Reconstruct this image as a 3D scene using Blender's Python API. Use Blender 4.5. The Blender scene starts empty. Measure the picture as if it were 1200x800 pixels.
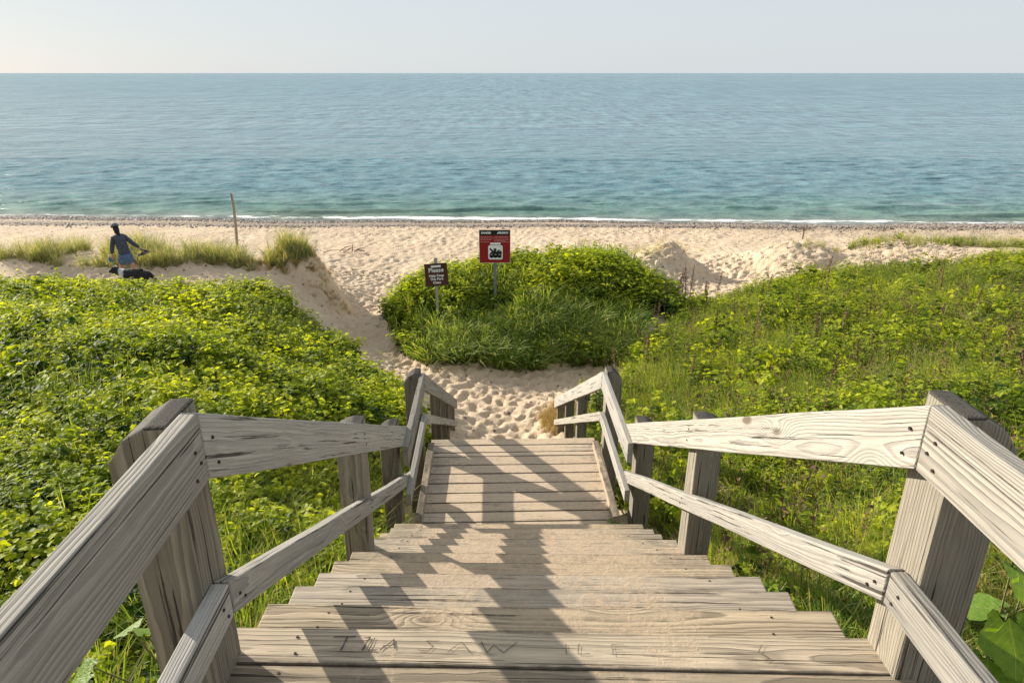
import bpy, bmesh, math, random
import numpy as np
from mathutils import Matrix, Vector, Euler, noise

random.seed(11)
rng = np.random.default_rng(11)
scene = bpy.context.scene
C = scene.collection
SEA = 7.9                      # camera height above the lake; depths "h" below are metres under the camera

# ------------------------------------------------------------------ camera
cam_d = bpy.data.cameras.new('camera')
cam_d.sensor_width = 36.0
cam_d.lens = 24.0
cam_d.clip_start = 0.05
cam_d.clip_end = 60000
cam = bpy.data.objects.new('camera', cam_d)
C.objects.link(cam)
cam.location = (0, 0, SEA)
cam.rotation_euler = (math.radians(90 - 21.45), 0, 0)
scene.camera = cam

# ------------------------------------------------------------------ light
SUN_EL, SUN_AZ = 19.3, 55.0     # azimuth: degrees to the left of straight ahead
sd = Vector((-math.sin(math.radians(SUN_AZ)) * math.cos(math.radians(SUN_EL)),
             math.cos(math.radians(SUN_AZ)) * math.cos(math.radians(SUN_EL)),
             math.sin(math.radians(SUN_EL))))
sun_d = bpy.data.lights.new('sun', 'SUN')
sun_d.energy = 5.0
sun_d.angle = math.radians(0.6)
sun_d.color = (1.0, 0.91, 0.77)
sun = bpy.data.objects.new('sun', sun_d)
C.objects.link(sun)
sun.location = (-20, 15, 40)
sun.rotation_euler = sd.to_track_quat('Z', 'Y').to_euler()

world = bpy.data.worlds.new('World')
scene.world = world
world.use_nodes = True
wn = world.node_tree.nodes
wl = world.node_tree.links
wn.clear()
wo = wn.new('ShaderNodeOutputWorld')
wb = wn.new('ShaderNodeBackground')
ws = wn.new('ShaderNodeTexSky')
ws.sky_type = 'NISHITA'
ws.sun_disc = False
ws.sun_elevation = math.radians(SUN_EL)
ws.sun_rotation = math.radians(-SUN_AZ)
ws.air_density = 1.0
ws.dust_density = 0.7
ws.ozone_density = 2.0
wb.inputs['Strength'].default_value = 0.095
wv = wn.new('ShaderNodeMix')          # a thin, even veil of high haze over the whole sky
wv.data_type = 'RGBA'
wv.inputs[0].default_value = 0.92
wv.inputs[7].default_value = (3.78, 4.06, 4.28, 1)
wl.new(ws.outputs[0], wv.inputs[6])
wl.new(wv.outputs[2], wb.inputs['Color'])
wl.new(wb.outputs[0], wo.inputs['Surface'])

scene.view_settings.view_transform = 'Standard'
scene.view_settings.look = 'None'
scene.view_settings.exposure = 0.92
scene.view_settings.gamma = 1.0

# ------------------------------------------------------------------ helpers
WM = {}


def mesh_obj(name, me, mat=None, parent=None, M=None, kind=None):
    o = bpy.data.objects.new(name, me)
    C.objects.link(o)
    if mat is not None and len(me.materials) == 0:
        me.materials.append(mat)
    put(o, parent, M if M is not None else Matrix.Identity(4))
    if kind:
        o['kind'] = kind
    return o


def put(o, parent, M):
    if parent is not None:
        o.parent = parent
        o.matrix_basis = WM[parent.name].inverted() @ M
    else:
        o.matrix_basis = M
    WM[o.name] = M.copy()


def tag(o, label, cat, group=None):
    o['label'] = label
    o['category'] = cat
    if group:
        o['group'] = group
    return o


def empty(name, loc, label, cat, group=None, rz=0.0):
    o = bpy.data.objects.new(name, None)
    o.empty_display_size = 0.2
    C.objects.link(o)
    put(o, None, Matrix.Translation(loc) @ Matrix.Rotation(rz, 4, 'Z'))
    return tag(o, label, cat, group)


def bm_mesh(bm, name='mesh', smooth=False):
    me = bpy.data.meshes.new(name)
    bmesh.ops.recalc_face_normals(bm, faces=bm.faces)
    bm.to_mesh(me)
    bm.free()
    if smooth:
        me.polygons.foreach_set('use_smooth', [True] * len(me.polygons))
    return me


def pyd(verts, faces, name='mesh', smooth=False):
    me = bpy.data.meshes.new(name)
    me.from_pydata([tuple(v) for v in verts], [], faces)
    if smooth:
        me.polygons.foreach_set('use_smooth', [True] * len(me.polygons))
    me.update()
    return me


def tube(bm, pts, radii, seg=6, cap=True):
    """sweep a round section along pts"""
    rings = []
    n = len(pts)
    pts = [Vector(p) for p in pts]
    ref = Vector((0.31, 0.2, 1)).normalized()
    for i, p in enumerate(pts):
        t = (pts[min(i + 1, n - 1)] - pts[max(i - 1, 0)])
        t.normalize()
        a = t.cross(ref)
        if a.length < 0.05:
            a = t.cross(Vector((1, 0, 0)))
        a.normalize()
        b = t.cross(a)
        r = radii[i] if hasattr(radii, '__len__') else radii
        rings.append([bm.verts.new(p + (a * math.cos(k * 2 * math.pi / seg) + b * math.sin(k * 2 * math.pi / seg)) * r) for k in range(seg)])
    for i in range(n - 1):
        for k in range(seg):
            bm.faces.new((rings[i][k], rings[i][(k + 1) % seg], rings[i + 1][(k + 1) % seg], rings[i + 1][k]))
    if cap:
        bm.faces.new(rings[0][::-1])
        bm.faces.new(rings[-1])


class NT:
    """small node-building helper"""

    def __init__(self, name):
        self.m = bpy.data.materials.new(name)
        self.m.use_nodes = True
        self.t = self.m.node_tree
        self.t.nodes.clear()
        self.out = self.t.nodes.new('ShaderNodeOutputMaterial')

    def n(self, typ, **kw):
        nd = self.t.nodes.new(typ)
        for k, v in kw.items():
            setattr(nd, k, v)
        return nd

    def l(self, a, b):
        self.t.links.new(a, b)

    def setin(self, sock, v):
        if hasattr(v, 'is_output'):
            self.l(v, sock)
        else:
            sock.default_value = v

    def math(self, op, a, b=None, c=None, clamp=False):
        nd = self.n('ShaderNodeMath', operation=op)
        nd.use_clamp = clamp
        self.setin(nd.inputs[0], a)
        if b is not None:
            self.setin(nd.inputs[1], b)
        if c is not None:
            self.setin(nd.inputs[2], c)
        return nd.outputs[0]

    def vmath(self, op, a, b=None):
        nd = self.n('ShaderNodeVectorMath', operation=op)
        self.setin(nd.inputs[0], a)
        if b is not None:
            self.setin(nd.inputs[1], b)
        return nd.outputs['Value'] if op in ('LENGTH', 'DOT_PRODUCT', 'DISTANCE') else nd.outputs[0]

    def noise(self, vec, scale, detail=3, rough=0.5, w=None, dist=0.0):
        nd = self.n('ShaderNodeTexNoise')
        if w is not None:
            nd.noise_dimensions = '4D'
            self.setin(nd.inputs['W'], w)
        self.l(vec, nd.inputs['Vector'])
        nd.inputs['Scale'].default_value = scale
        nd.inputs['Detail'].default_value = detail
        nd.inputs['Roughness'].default_value = rough
        nd.inputs['Distortion'].default_value = dist
        return nd.outputs[0]

    def vor(self, vec, scale, feature='F1', out='Distance', rnd=1.0):
        nd = self.n('ShaderNodeTexVoronoi')
        nd.feature = feature
        self.l(vec, nd.inputs['Vector'])
        nd.inputs['Scale'].default_value = scale
        nd.inputs['Randomness'].default_value = rnd
        return nd.outputs[out]

    def ramp(self, fac, stops, interp='LINEAR'):
        nd = self.n('ShaderNodeValToRGB')
        cr = nd.color_ramp
        cr.interpolation = interp
        while len(cr.elements) < len(stops):
            cr.elements.new(0.5)
        for e, (p, c) in zip(cr.elements, stops):
            e.position = p
            e.color = c if len(c) == 4 else (*c, 1)
        self.setin(nd.inputs[0], fac)
        return nd.outputs[0]

    def mrange(self, v, a, b, c=0.0, d=1.0, smooth=False):
        nd = self.n('ShaderNodeMapRange')
        if smooth:
            nd.interpolation_type = 'SMOOTHSTEP'
        self.setin(nd.inputs[0], v)
        nd.inputs[1].default_value = a
        nd.inputs[2].default_value = b
        nd.inputs[3].default_value = c
        nd.inputs[4].default_value = d
        return nd.outputs[0]

    def mix(self, fac, a, b, blend='MIX'):
        nd = self.n('ShaderNodeMix', data_type='RGBA', blend_type=blend)
        self.setin(nd.inputs[0], fac)
        for s, v in ((nd.inputs[6], a), (nd.inputs[7], b)):
            if isinstance(v, tuple):
                s.default_value = (*v, 1) if len(v) == 3 else v
            else:
                self.l(v, s)
        return nd.outputs[2]

    def mapping(self, vec, scale=(1, 1, 1), loc=(0, 0, 0), rot=(0, 0, 0)):
        nd = self.n('ShaderNodeMapping')
        self.l(vec, nd.inputs[0])
        nd.inputs[1].default_value = loc
        nd.inputs[2].default_value = rot
        nd.inputs[3].default_value = scale
        return nd.outputs[0]

    def bump(self, h, strength=0.5, dist=0.01, normal=None):
        nd = self.n('ShaderNodeBump')
        nd.inputs['Strength'].default_value = strength
        nd.inputs['Distance'].default_value = dist
        self.l(h, nd.inputs['Height'])
        if normal is not None:
            self.l(normal, nd.inputs['Normal'])
        return nd.outputs[0]

    def bsdf(self, col, rough=0.6, normal=None, spec=0.3, metal=0.0, **kw):
        nd = self.n('ShaderNodeBsdfPrincipled')
        if isinstance(col, tuple):
            nd.inputs['Base Color'].default_value = (*col, 1)
        else:
            self.l(col, nd.inputs['Base Color'])
        self.setin(nd.inputs['Roughness'], rough)
        nd.inputs['Specular IOR Level'].default_value = spec
        nd.inputs['Metallic'].default_value = metal
        if normal is not None:
            self.l(normal, nd.inputs['Normal'])
        for k, v in kw.items():
            self.setin(nd.inputs[k], v)
        return nd.outputs[0]

    def done(self, shader, disp=None):
        self.l(shader, self.out.inputs['Surface'])
        return self.m


def simple(name, col, rough=0.7, nscale=40, var=0.25, spec=0.3, bump=0.15, metal=0.0):
    k = NT(name)
    tc = k.n('ShaderNodeTexCoord').outputs['Object']
    f = k.noise(tc, nscale, 4, 0.6)
    dark = tuple(c * (1 - var) for c in col)
    lite = tuple(min(1, c * (1 + var)) for c in col)
    c = k.ramp(f, [(0.3, dark), (0.7, lite)])
    return k.done(k.bsdf(c, rough, k.bump(f, bump, 0.004), spec, metal))


# ------------------------------------------------------------------ wood
def wood_material(name, light, mid, dark, edge=0.0, sand=0.0, ring=0.0075, moss=0.0, weather=0.5, dull=0.0):
    k = NT(name)
    tc = k.n('ShaderNodeTexCoord').outputs['Object']
    rnd = k.n('ShaderNodeObjectInfo').outputs['Random']
    w = k.math('MULTIPLY', rnd, 83.0)
    off = k.n('ShaderNodeCombineXYZ')
    k.l(k.math('MULTIPLY', rnd, 37.0), off.inputs[0])
    k.l(k.math('MULTIPLY', k.math('SINE', k.math('MULTIPLY', rnd, 91.0)), 0.05), off.inputs[1])
    k.l(k.math('ADD', k.math('MULTIPLY', k.math('SINE', k.math('MULTIPLY', rnd, 57.0)), 0.03), 0.075), off.inputs[2])
    P = k.vmath('ADD', tc, off.outputs[0])
    # knots
    Pk = k.mapping(P, (1.5, 4.2, 4.2))
    kd = k.vor(Pk, 1.0)
    kb = k.math('POWER', 2.718, k.math('MULTIPLY', k.math('MULTIPLY', kd, kd), -38.0))
    # growth-ring field, distorted along the length and lifted around knots
    warp = k.noise(k.mapping(P, (0.8, 5.0, 5.0)), 1.0, 2, 0.45, w)
    warp2 = k.noise(k.mapping(P, (7.0, 24.0, 24.0)), 1.0, 2, 0.5, w)
    sep = k.n('ShaderNodeSeparateXYZ')
    k.l(P, sep.inputs[0])
    r = k.math('SQRT', k.math('ADD', k.math('MULTIPLY', sep.outputs[1], sep.outputs[1]),
                              k.math('MULTIPLY', sep.outputs[2], sep.outputs[2])))
    r = k.math('ADD', r, k.math('MULTIPLY', warp, 0.055))
    r = k.math('ADD', r, k.math('MULTIPLY', warp2, 0.006))
    r = k.math('ADD', r, k.math('MULTIPLY', kb, 0.050))
    ph = k.math('FRACT', k.math('DIVIDE', r, ring))
    ringv = k.ramp(ph, [(0.0, (1, 1, 1)), (0.45, (.72, .72, .72)), (0.80, (0.12, .12, .12)), (0.9, (0, 0, 0)), (1.0, (1, 1, 1))])
    # fibres, checks, tone
    fib = k.noise(k.mapping(P, (6, 230, 230)), 1.0, 3, 0.6, w)
    fib2 = k.noise(k.mapping(P, (2.0, 70, 70)), 1.0, 3, 0.65, w)
    crk = k.noise(k.mapping(P, (1.3, 75, 75)), 1.0, 4, 0.62, k.math('ADD', w, 11.0))
    crack = k.mrange(crk, 0.60, 0.64)
    tone = k.noise(k.mapping(P, (1.1, 6, 6)), 1.0, 4, 0.6, k.math('ADD', w, 5.0))
    tone2 = k.noise(tc, 14.0, 5, 0.7)
    rb = k.math('FRACT', k.math('MULTIPLY', rnd, 13.7))
    rstr = k.mrange(k.math('ADD', k.math('ADD', rb, k.math('MULTIPLY', k.math('SUBTRACT', tone, 0.5), 1.4)), k.math('MULTIPLY', k.math('SUBTRACT', k.noise(k.mapping(P, (2.2, 20, 20)), 1.0, 3, 0.6, w), 0.5), -2.0)), 0.0, 1.0, 0.66, 0.16)
    ringm = k.math('MAXIMUM', ringv, rstr)
    col = k.mix(ringm, dark, light)
    col = k.mix(k.mrange(tone, 0.36, 0.66, 0.0, 0.70), col, mid)
    col = k.mix(k.mrange(fib2, 0.52, 0.74, 0.0, 0.60 * weather + 0.12), col, dark)
    col = k.mix(k.mrange(fib, 0.35, 0.65, 0.42, 0.0), col, tuple(c * 0.55 for c in mid))
    col = k.mix(k.mrange(tone2, 0.5, 0.78, 0.0, 0.28), col, tuple(c * 0.6 for c in mid))
    bt = k.mrange(rnd, 0, 1, 0.76, 1.18)
    k_sat = k.mrange(rb, 0, 1, 0.78, 1.18)
    hsv = k.n('ShaderNodeHueSaturation')
    k.l(col, hsv.inputs['Color'])
    k.l(bt, hsv.inputs['Value'])
    k.l(k_sat, hsv.inputs['Saturation'])
    col = hsv.outputs[0]
    knot = k.mrange(kd, 0.055, 0.115, 1.0, 0.0, True)
    col = k.mix(k.math('MULTIPLY', knot, 0.78), col, (0.10, 0.066, 0.042))
    col = k.mix(k.math('MULTIPLY', crack, 0.88), col, (0.035, 0.028, 0.022))
    if edge > 0:  # shade lines between treads and boards, painted in as dark uneven board edges
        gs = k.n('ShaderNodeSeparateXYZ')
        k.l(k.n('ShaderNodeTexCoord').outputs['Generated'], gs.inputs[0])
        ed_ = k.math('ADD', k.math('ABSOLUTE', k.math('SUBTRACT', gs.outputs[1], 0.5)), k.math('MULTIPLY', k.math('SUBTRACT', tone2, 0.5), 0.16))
        edge_shade = k.math('MULTIPLY', k.mrange(ed_, 0.42, 0.49), edge)
    geo = k.n('ShaderNodeNewGeometry')
    nz = k.n('ShaderNodeSeparateXYZ')
    k.l(geo.outputs['Normal'], nz.inputs[0])
    hgt = k.math('ADD', k.math('MULTIPLY', ringv, 0.55), k.math('MULTIPLY', fib, 0.55))
    hgt = k.math('SUBTRACT', hgt, k.math('MULTIPLY', crack, 2.4))
    rough = 0.78
    if sand > 0:
        up = k.mrange(nz.outputs[2], 0.6, 0.85)
        pos = geo.outputs['Position']
        sp = k.n('ShaderNodeSeparateXYZ')
        k.l(pos, sp.inputs[0])
        mid_f = k.mrange(k.math('ABSOLUTE', k.math('SUBTRACT', sp.outputs[0], 0.12)), 0.35, 1.05, 0.16, -0.16, True)
        far_f = k.mrange(sp.outputs[1], 1.5, 3.2, -0.27, 0.06)
        s1 = k.noise(pos, 3.2, 5, 0.62)
        s2 = k.noise(pos, 26.0, 4, 0.7)
        sm = k.math('ADD', k.math('ADD', s1, k.math('MULTIPLY', s2, 0.45)), k.math('ADD', mid_f, far_f))
        sf = k.math('MULTIPLY', k.mrange(sm, 0.80 - 0.28 * sand, 0.98 - 0.20 * sand, 0, 1), up)
        gr = k.noise(pos, 420, 2, 0.6)
        sc = k.ramp(gr, [(0.25, (0.45, 0.33, 0.22)), (0.7, (0.76, 0.59, 0.415))])
        col = k.mix(k.math('MULTIPLY', sf, k.mrange(s2, 0.3, 0.6, 0.35, 0.78)), col, sc)
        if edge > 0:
            col = k.mix(edge_shade, col, (0.085, 0.070, 0.055))
        lump = k.noise(pos, 60, 6, 0.8)
        hgt = k.math('ADD', k.math('MULTIPLY', hgt, k.math('SUBTRACT', 1.0, k.math('MULTIPLY', sf, 0.75))),
                     k.math('MULTIPLY', k.math('MULTIPLY', sf, k.mrange(lump, 0.35, 0.65)), 1.5))
    nrm = k.bump(hgt, 1.0, 0.0028)
    return k.done(k.bsdf(col, rough, nrm, 0.25))


M_rail = wood_material('weathered_rail_wood', (0.50, 0.458, 0.385), (0.36, 0.342, 0.31), (0.115, 0.105, 0.095), ring=0.0080, weather=0.75)
M_post = wood_material('post_wood', (0.37, 0.32, 0.24), (0.215, 0.195, 0.155), (0.065, 0.055, 0.043), ring=0.010, weather=0.7)
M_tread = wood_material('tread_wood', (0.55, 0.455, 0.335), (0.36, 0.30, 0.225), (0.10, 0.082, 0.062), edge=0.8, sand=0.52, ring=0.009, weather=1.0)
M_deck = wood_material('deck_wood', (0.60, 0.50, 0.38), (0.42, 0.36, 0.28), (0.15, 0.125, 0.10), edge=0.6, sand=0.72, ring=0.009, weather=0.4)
M_old = wood_material('old_grey_wood', (0.10, 0.088, 0.072), (0.055, 0.048, 0.040), (0.012, 0.010, 0.009), ring=0.008, weather=1.0)
M_nail = simple('rusty_nail_steel', (0.035, 0.024, 0.018), 0.7, 300)
M_carve = simple('carved_groove', (0.085, 0.072, 0.058), 0.95, 300)


def plank_mesh(poly, thick, cuts=0, bevel=0.005, jit=0.0, seed=0, segs=2, wob=0.0):
    """outline poly (local XY, length along X) extruded by thick in Z, sliced and slightly worn"""
    bm = bmesh.new()
    vs = [bm.verts.new((x, y, -thick / 2)) for x, y in poly]
    f = bm.faces.new(vs)
    r = bmesh.ops.extrude_face_region(bm, geom=[f])
    for v in r['geom']:
        if isinstance(v, bmesh.types.BMVert):
            v.co.z += thick
    bmesh.ops.recalc_face_normals(bm, faces=bm.faces)
    if bevel:
        bmesh.ops.bevel(bm, geom=list(bm.edges), offset=bevel, segments=segs, affect='EDGES', profile=0.6)
    xs = [p[0] for p in poly]
    x0, x1 = min(xs), max(xs)
    for i in range(cuts):
        x = x0 + (x1 - x0) * (i + 1) / (cuts + 1)
        bmesh.ops.bisect_plane(bm, geom=list(bm.verts) + list(bm.edges) + list(bm.faces), plane_co=(x, 0, 0), plane_no=(1, 0, 0))
    if jit or wob:
        rr = random.Random(seed)
        a, b = rr.uniform(0, 9), rr.uniform(0, 9)
        for v in bm.verts:
            n = noise.noise_vector(Vector((v.co.x * 3.1 + a, v.co.y * 11 + b, v.co.z * 11 + seed)))
            n2 = noise.noise(Vector((v.co.x * 1.1 + a, b, 0)))
            v.co += Vector((n.x * jit * 1.6, n.y * jit, n.z * jit))
            v.co.y += n2 * wob
            v.co.z += noise.noise(Vector((v.co.x * 1.0 + b, a, 3))) * wob
    return bm_mesh(bm, 'plank')


def rect(L, W):
    return [(-L / 2, -W / 2), (L / 2, -W / 2), (L / 2, W / 2), (-L / 2, W / 2)]


# stairs frame: (u lateral, v forward, h depth below eye) -> world.  The stair heads 1.5 degrees left of the view.
HEAD = 0.0258
SX = 0.181


def W3(u, v, h):
    return Vector((SX + u - HEAD * v, v + HEAD * u, SEA - h))


def fr(origin, ax, ay, az):
    m = Matrix.Identity(4)
    for i, a in enumerate((ax, ay, az)):
        for r in range(3):
            m[r][i] = a[r]
    m.translation = origin
    return m


LAT = Vector((1, HEAD, 0)).normalized()
FWD = Vector((-HEAD, 1, 0)).normalized()
UP = Vector((0, 0, 1))

# ================================================================== STAIRCASE (treads, boards, stringers, kerbs)
stair = empty('staircase', W3(0, 1.6, 1.63), 'weathered wooden staircase dusted with sand descending to the beach through green dunes', 'staircase')
SKEW = 0.047
RISE, RUN = 0.19, 0.313
bd = 0


def cross_board(u0, u1, v_far, depth, h, mat, skew, name='board', th=0.038, parent=stair, dz=0.0, tilt=0.0, wob=0.003):
    """a board lying across the stair; v_far is its far edge on the centre line"""
    global bd
    bd += 1
    rr = random.Random(bd * 7)
    L = (u1 - u0)
    me = plank_mesh(rect(L, depth), th, cuts=7, bevel=0.006, jit=0.0022, seed=bd, wob=wob)
    c = (u0 + u1) / 2
    org = W3(c, v_far - depth / 2 - skew * c, h) - Vector((0, 0, th / 2 + 0.0005 * (bd % 3)))
    ax = (LAT - FWD * skew).normalized()
    ay = UP.cross(ax).normalized()
    m = fr(org, ax, ay, UP) @ Matrix.Rotation(rr.uniform(-1, 1) * 0.0025 + tilt, 4, 'X') @ Matrix.Rotation(rr.uniform(-1, 1) * 0.002, 4, 'Z') @ Matrix.Rotation(rr.uniform(-1, 1) * 0.0015, 4, 'Y')
    return mesh_obj(name, me, mat, parent, m)


# top landing boards
HALF = 1.035
v = 1.66
first_board = None
for i in range(17):
    d = 0.141 if i else 0.137
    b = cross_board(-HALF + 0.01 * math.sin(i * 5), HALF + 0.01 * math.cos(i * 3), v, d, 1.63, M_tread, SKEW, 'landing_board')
    if i == 0:
        first_board = b
    v -= d + 0.009
# treads of the upper flight: two boards each
wj = [0.0, 0.03, 0.035, 0.04, 0.03, 0.035, 0.02, 0.03, 0.04, 0.05, 0.05, 0.05]
for i in range(1, 11):
    vi = 1.66 + RUN * i
    hi = 1.63 + RISE * i
    for j in range(2):
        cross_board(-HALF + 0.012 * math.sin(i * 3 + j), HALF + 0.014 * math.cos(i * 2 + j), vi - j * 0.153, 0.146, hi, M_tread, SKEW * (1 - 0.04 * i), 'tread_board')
# deck boards (widths read along the deck)
vf = 6.565
for dth in (0.139, 0.150, 0.077, 0.169, 0.162, 0.168, 0.167, 0.158, 0.145, 0.150, 0.150, 0.150):
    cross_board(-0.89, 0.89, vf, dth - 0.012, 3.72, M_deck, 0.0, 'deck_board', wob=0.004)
    vf -= dth
# lower flight down to the sand
for i in range(1, 16):
    for j in range(2):
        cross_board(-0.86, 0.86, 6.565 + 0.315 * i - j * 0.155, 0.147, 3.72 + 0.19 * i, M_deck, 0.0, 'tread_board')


def long_plank(name, u, va, ha, vb, hb, height, thick, mat, parent, jit=0.002, bevel=0.006, cuts=None, seed=0, plumb=True, wob=0.0, u2=None):
    """a board standing on edge running from (va,ha) to (vb,hb), h = depth of its TOP edge, ends cut plumb"""
    u2 = u if u2 is None else u2
    A, B = W3(u, va, ha), W3(u2, vb, hb)
    ax = (B - A)
    L = ax.length
    ax.normalize()
    az = ax.cross(UP).normalized()      # to the right
    ay = az.cross(ax).normalized()
    dn = Vector((0, 0, -height))
    dxl, dyl = dn.dot(ax), dn.dot(ay)
    poly = [(dxl, dyl), (L + dxl, dyl), (L, 0), (0, 0)] if plumb else [(0, dyl), (L, dyl), (L, 0), (0, 0)]
    if cuts is None:
        cuts = max(2, int(L / 0.22))
    me = plank_mesh([(x, y - dyl / 2) for x, y in poly], thick, cuts, bevel, jit, seed, 3, wob)
    m = fr(A + ay * (dyl / 2), ax, ay, az)
    return mesh_obj(name, me, mat, parent, m)


for s in (-1, 1):
    long_plank('kerb', s * 0.872, 5.02, 3.72 - 0.085, 6.36, 3.72 - 0.085, 0.083, 0.062, M_tread, stair, jit=0.006, seed=3 + s)
    long_plank('stringer', s * 0.80, 1.5, 1.63 + 0.075, 5.0, 3.72 + 0.135, 0.27, 0.045, M_post, stair, seed=5 + s)
    long_plank('stringer', s * 0.80, 6.62, 3.72 + 0.10, 11.4, 6.62 + 0.05, 0.27, 0.045, M_post, stair, seed=9 + s)
    long_plank('joist', s * 0.83, -0.9, 1.63 + 0.045, 1.44, 1.63 + 0.045, 0.18, 0.045, M_post, stair, seed=12 + s)
    long_plank('joist', s * 0.74, 4.86, 3.72 + 0.045, 6.52, 3.72 + 0.045, 0.18, 0.045, M_post, stair, seed=14 + s)

# carved initials on the front landing board
strokes = [
    # T T L A at the left
    [(-.70, .030), (-.63, .034)], [(-.655, .034), (-.665, -.022)],
    [(-.605, .028), (-.585, .032), (-.60, -.02)], [(-.57, .03), (-.58, -.02), (-.555, -.018)], [(-.545, -.018), (-.51, .024), (-.50, -.012)], [(-.54, -.002), (-.50, .004)],
    # S A W
    [(-.37, .022), (-.41, .02), (-.385, .0), (-.40, -.02), (-.43, -.015)],
    [(-.34, -.022), (-.30, .02), (-.27, -.022)], [(-.325, -.004), (-.28, -.004)],
    [(-.24, .022), (-.22, -.02), (-.20, .01), (-.17, -.02), (-.13, .024)],
    # faint marks
    [(.02, .02), (.02, -.02)], [(.06, .02), (.055, -.02), (.09, -.018)], [(.20, .022), (.16, .02), (.16, -.02), (.20, -.02)], [(.16, 0), (.19, 0)],
    [(.62, .03), (.60, .0), (.625, -.02), (.61, -.035)],
]
bm = bmesh.new()
for si, st in enumerate(strokes):
    for (x0, y0), (x1, y1) in zip(st[:-1], st[1:]):
        n = 4
        px = None
        wid = 0.0022 if si < 5 else 0.0010
        d = Vector((x1 - x0, y1 - y0, 0))
        q = Vector((-d.y, d.x, 0)).normalized()
        for a in range(n + 1):
            t = a / n
            c = Vector((x0, y0, 0.0)) + d * t + q * random.uniform(-.0012, .0012)
            ww = wid * random.uniform(.6, 1.3)
            p = [bm.verts.new(c + q * ww), bm.verts.new(c - q * ww)]
            if px:
                bm.faces.new((px[0], px[1], p[1], p[0]))
            px = p
me = bm_mesh(bm, 'carving')
for vv in me.vertices:
    vv.co.z = 0.0225
cv = mesh_obj('carving', me, M_carve, first_board, WM[first_board.name].copy(), 'stuff')

# ================================================================== RAILINGS
RT, RH, LH = 0.046, 0.19, 0.112       # rail thickness, top rail height, lower rail height
RIN = 0.915                            # inner face of rails from the centre line
nail_bm = bmesh.new()
bmesh.ops.create_cone(nail_bm, cap_ends=True, segments=8, radius1=0.005, radius2=0.0045, depth=0.005)
NAIL = bm_mesh(nail_bm, 'nail')
NAIL.materials.append(M_nail)


def nail(parent, u, v_, h, side):
    p = W3(u, v_, h)
    m = fr(p, FWD, UP * 1.0, FWD.cross(UP)) @ Matrix.Rotation(0.0, 4, 'X')
    mesh_obj('nail', NAIL, None, parent, m)


def post(parent, side, v0, h_top, h_bot, w=0.16, drop=0.10, flat=0.35, inner=None, name='post', lean=0.0, mat=None):
    inner = RIN + RT + 0.001 if inner is None else inner
    L = h_bot - h_top
    y0, y1 = -w / 2, w / 2
    fy = y0 + w * flat
    poly = [(0, y0), (0, y1), (L - drop, y1), (L - drop * 0.35, fy + (y1 - fy) * 0.55), (L, fy), (L, y0)]
    poly = poly[::-1]
    seed = int(v0 * 10 + side * 3)
    me = plank_mesh(poly, w, cuts=7, bevel=0.008, jit=0.003, seed=seed, segs=2)
    # darker weathered end grain on the sloping top
    me.materials.append(mat or M_post)
    me.materials.append(M_old)
    for p in me.polygons:
        if p.center.x > L - drop - 0.02 and p.normal.x > 0.25:
            p.material_index = 1
    ay = LAT * side
    az = UP.cross(ay)
    m = fr(W3(side * (inner + w / 2), v0 + w / 2, h_bot), UP, ay, az) @ Matrix.Rotation(lean, 4, 'Z')
    return mesh_obj(name, me, None, parent, m)


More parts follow.
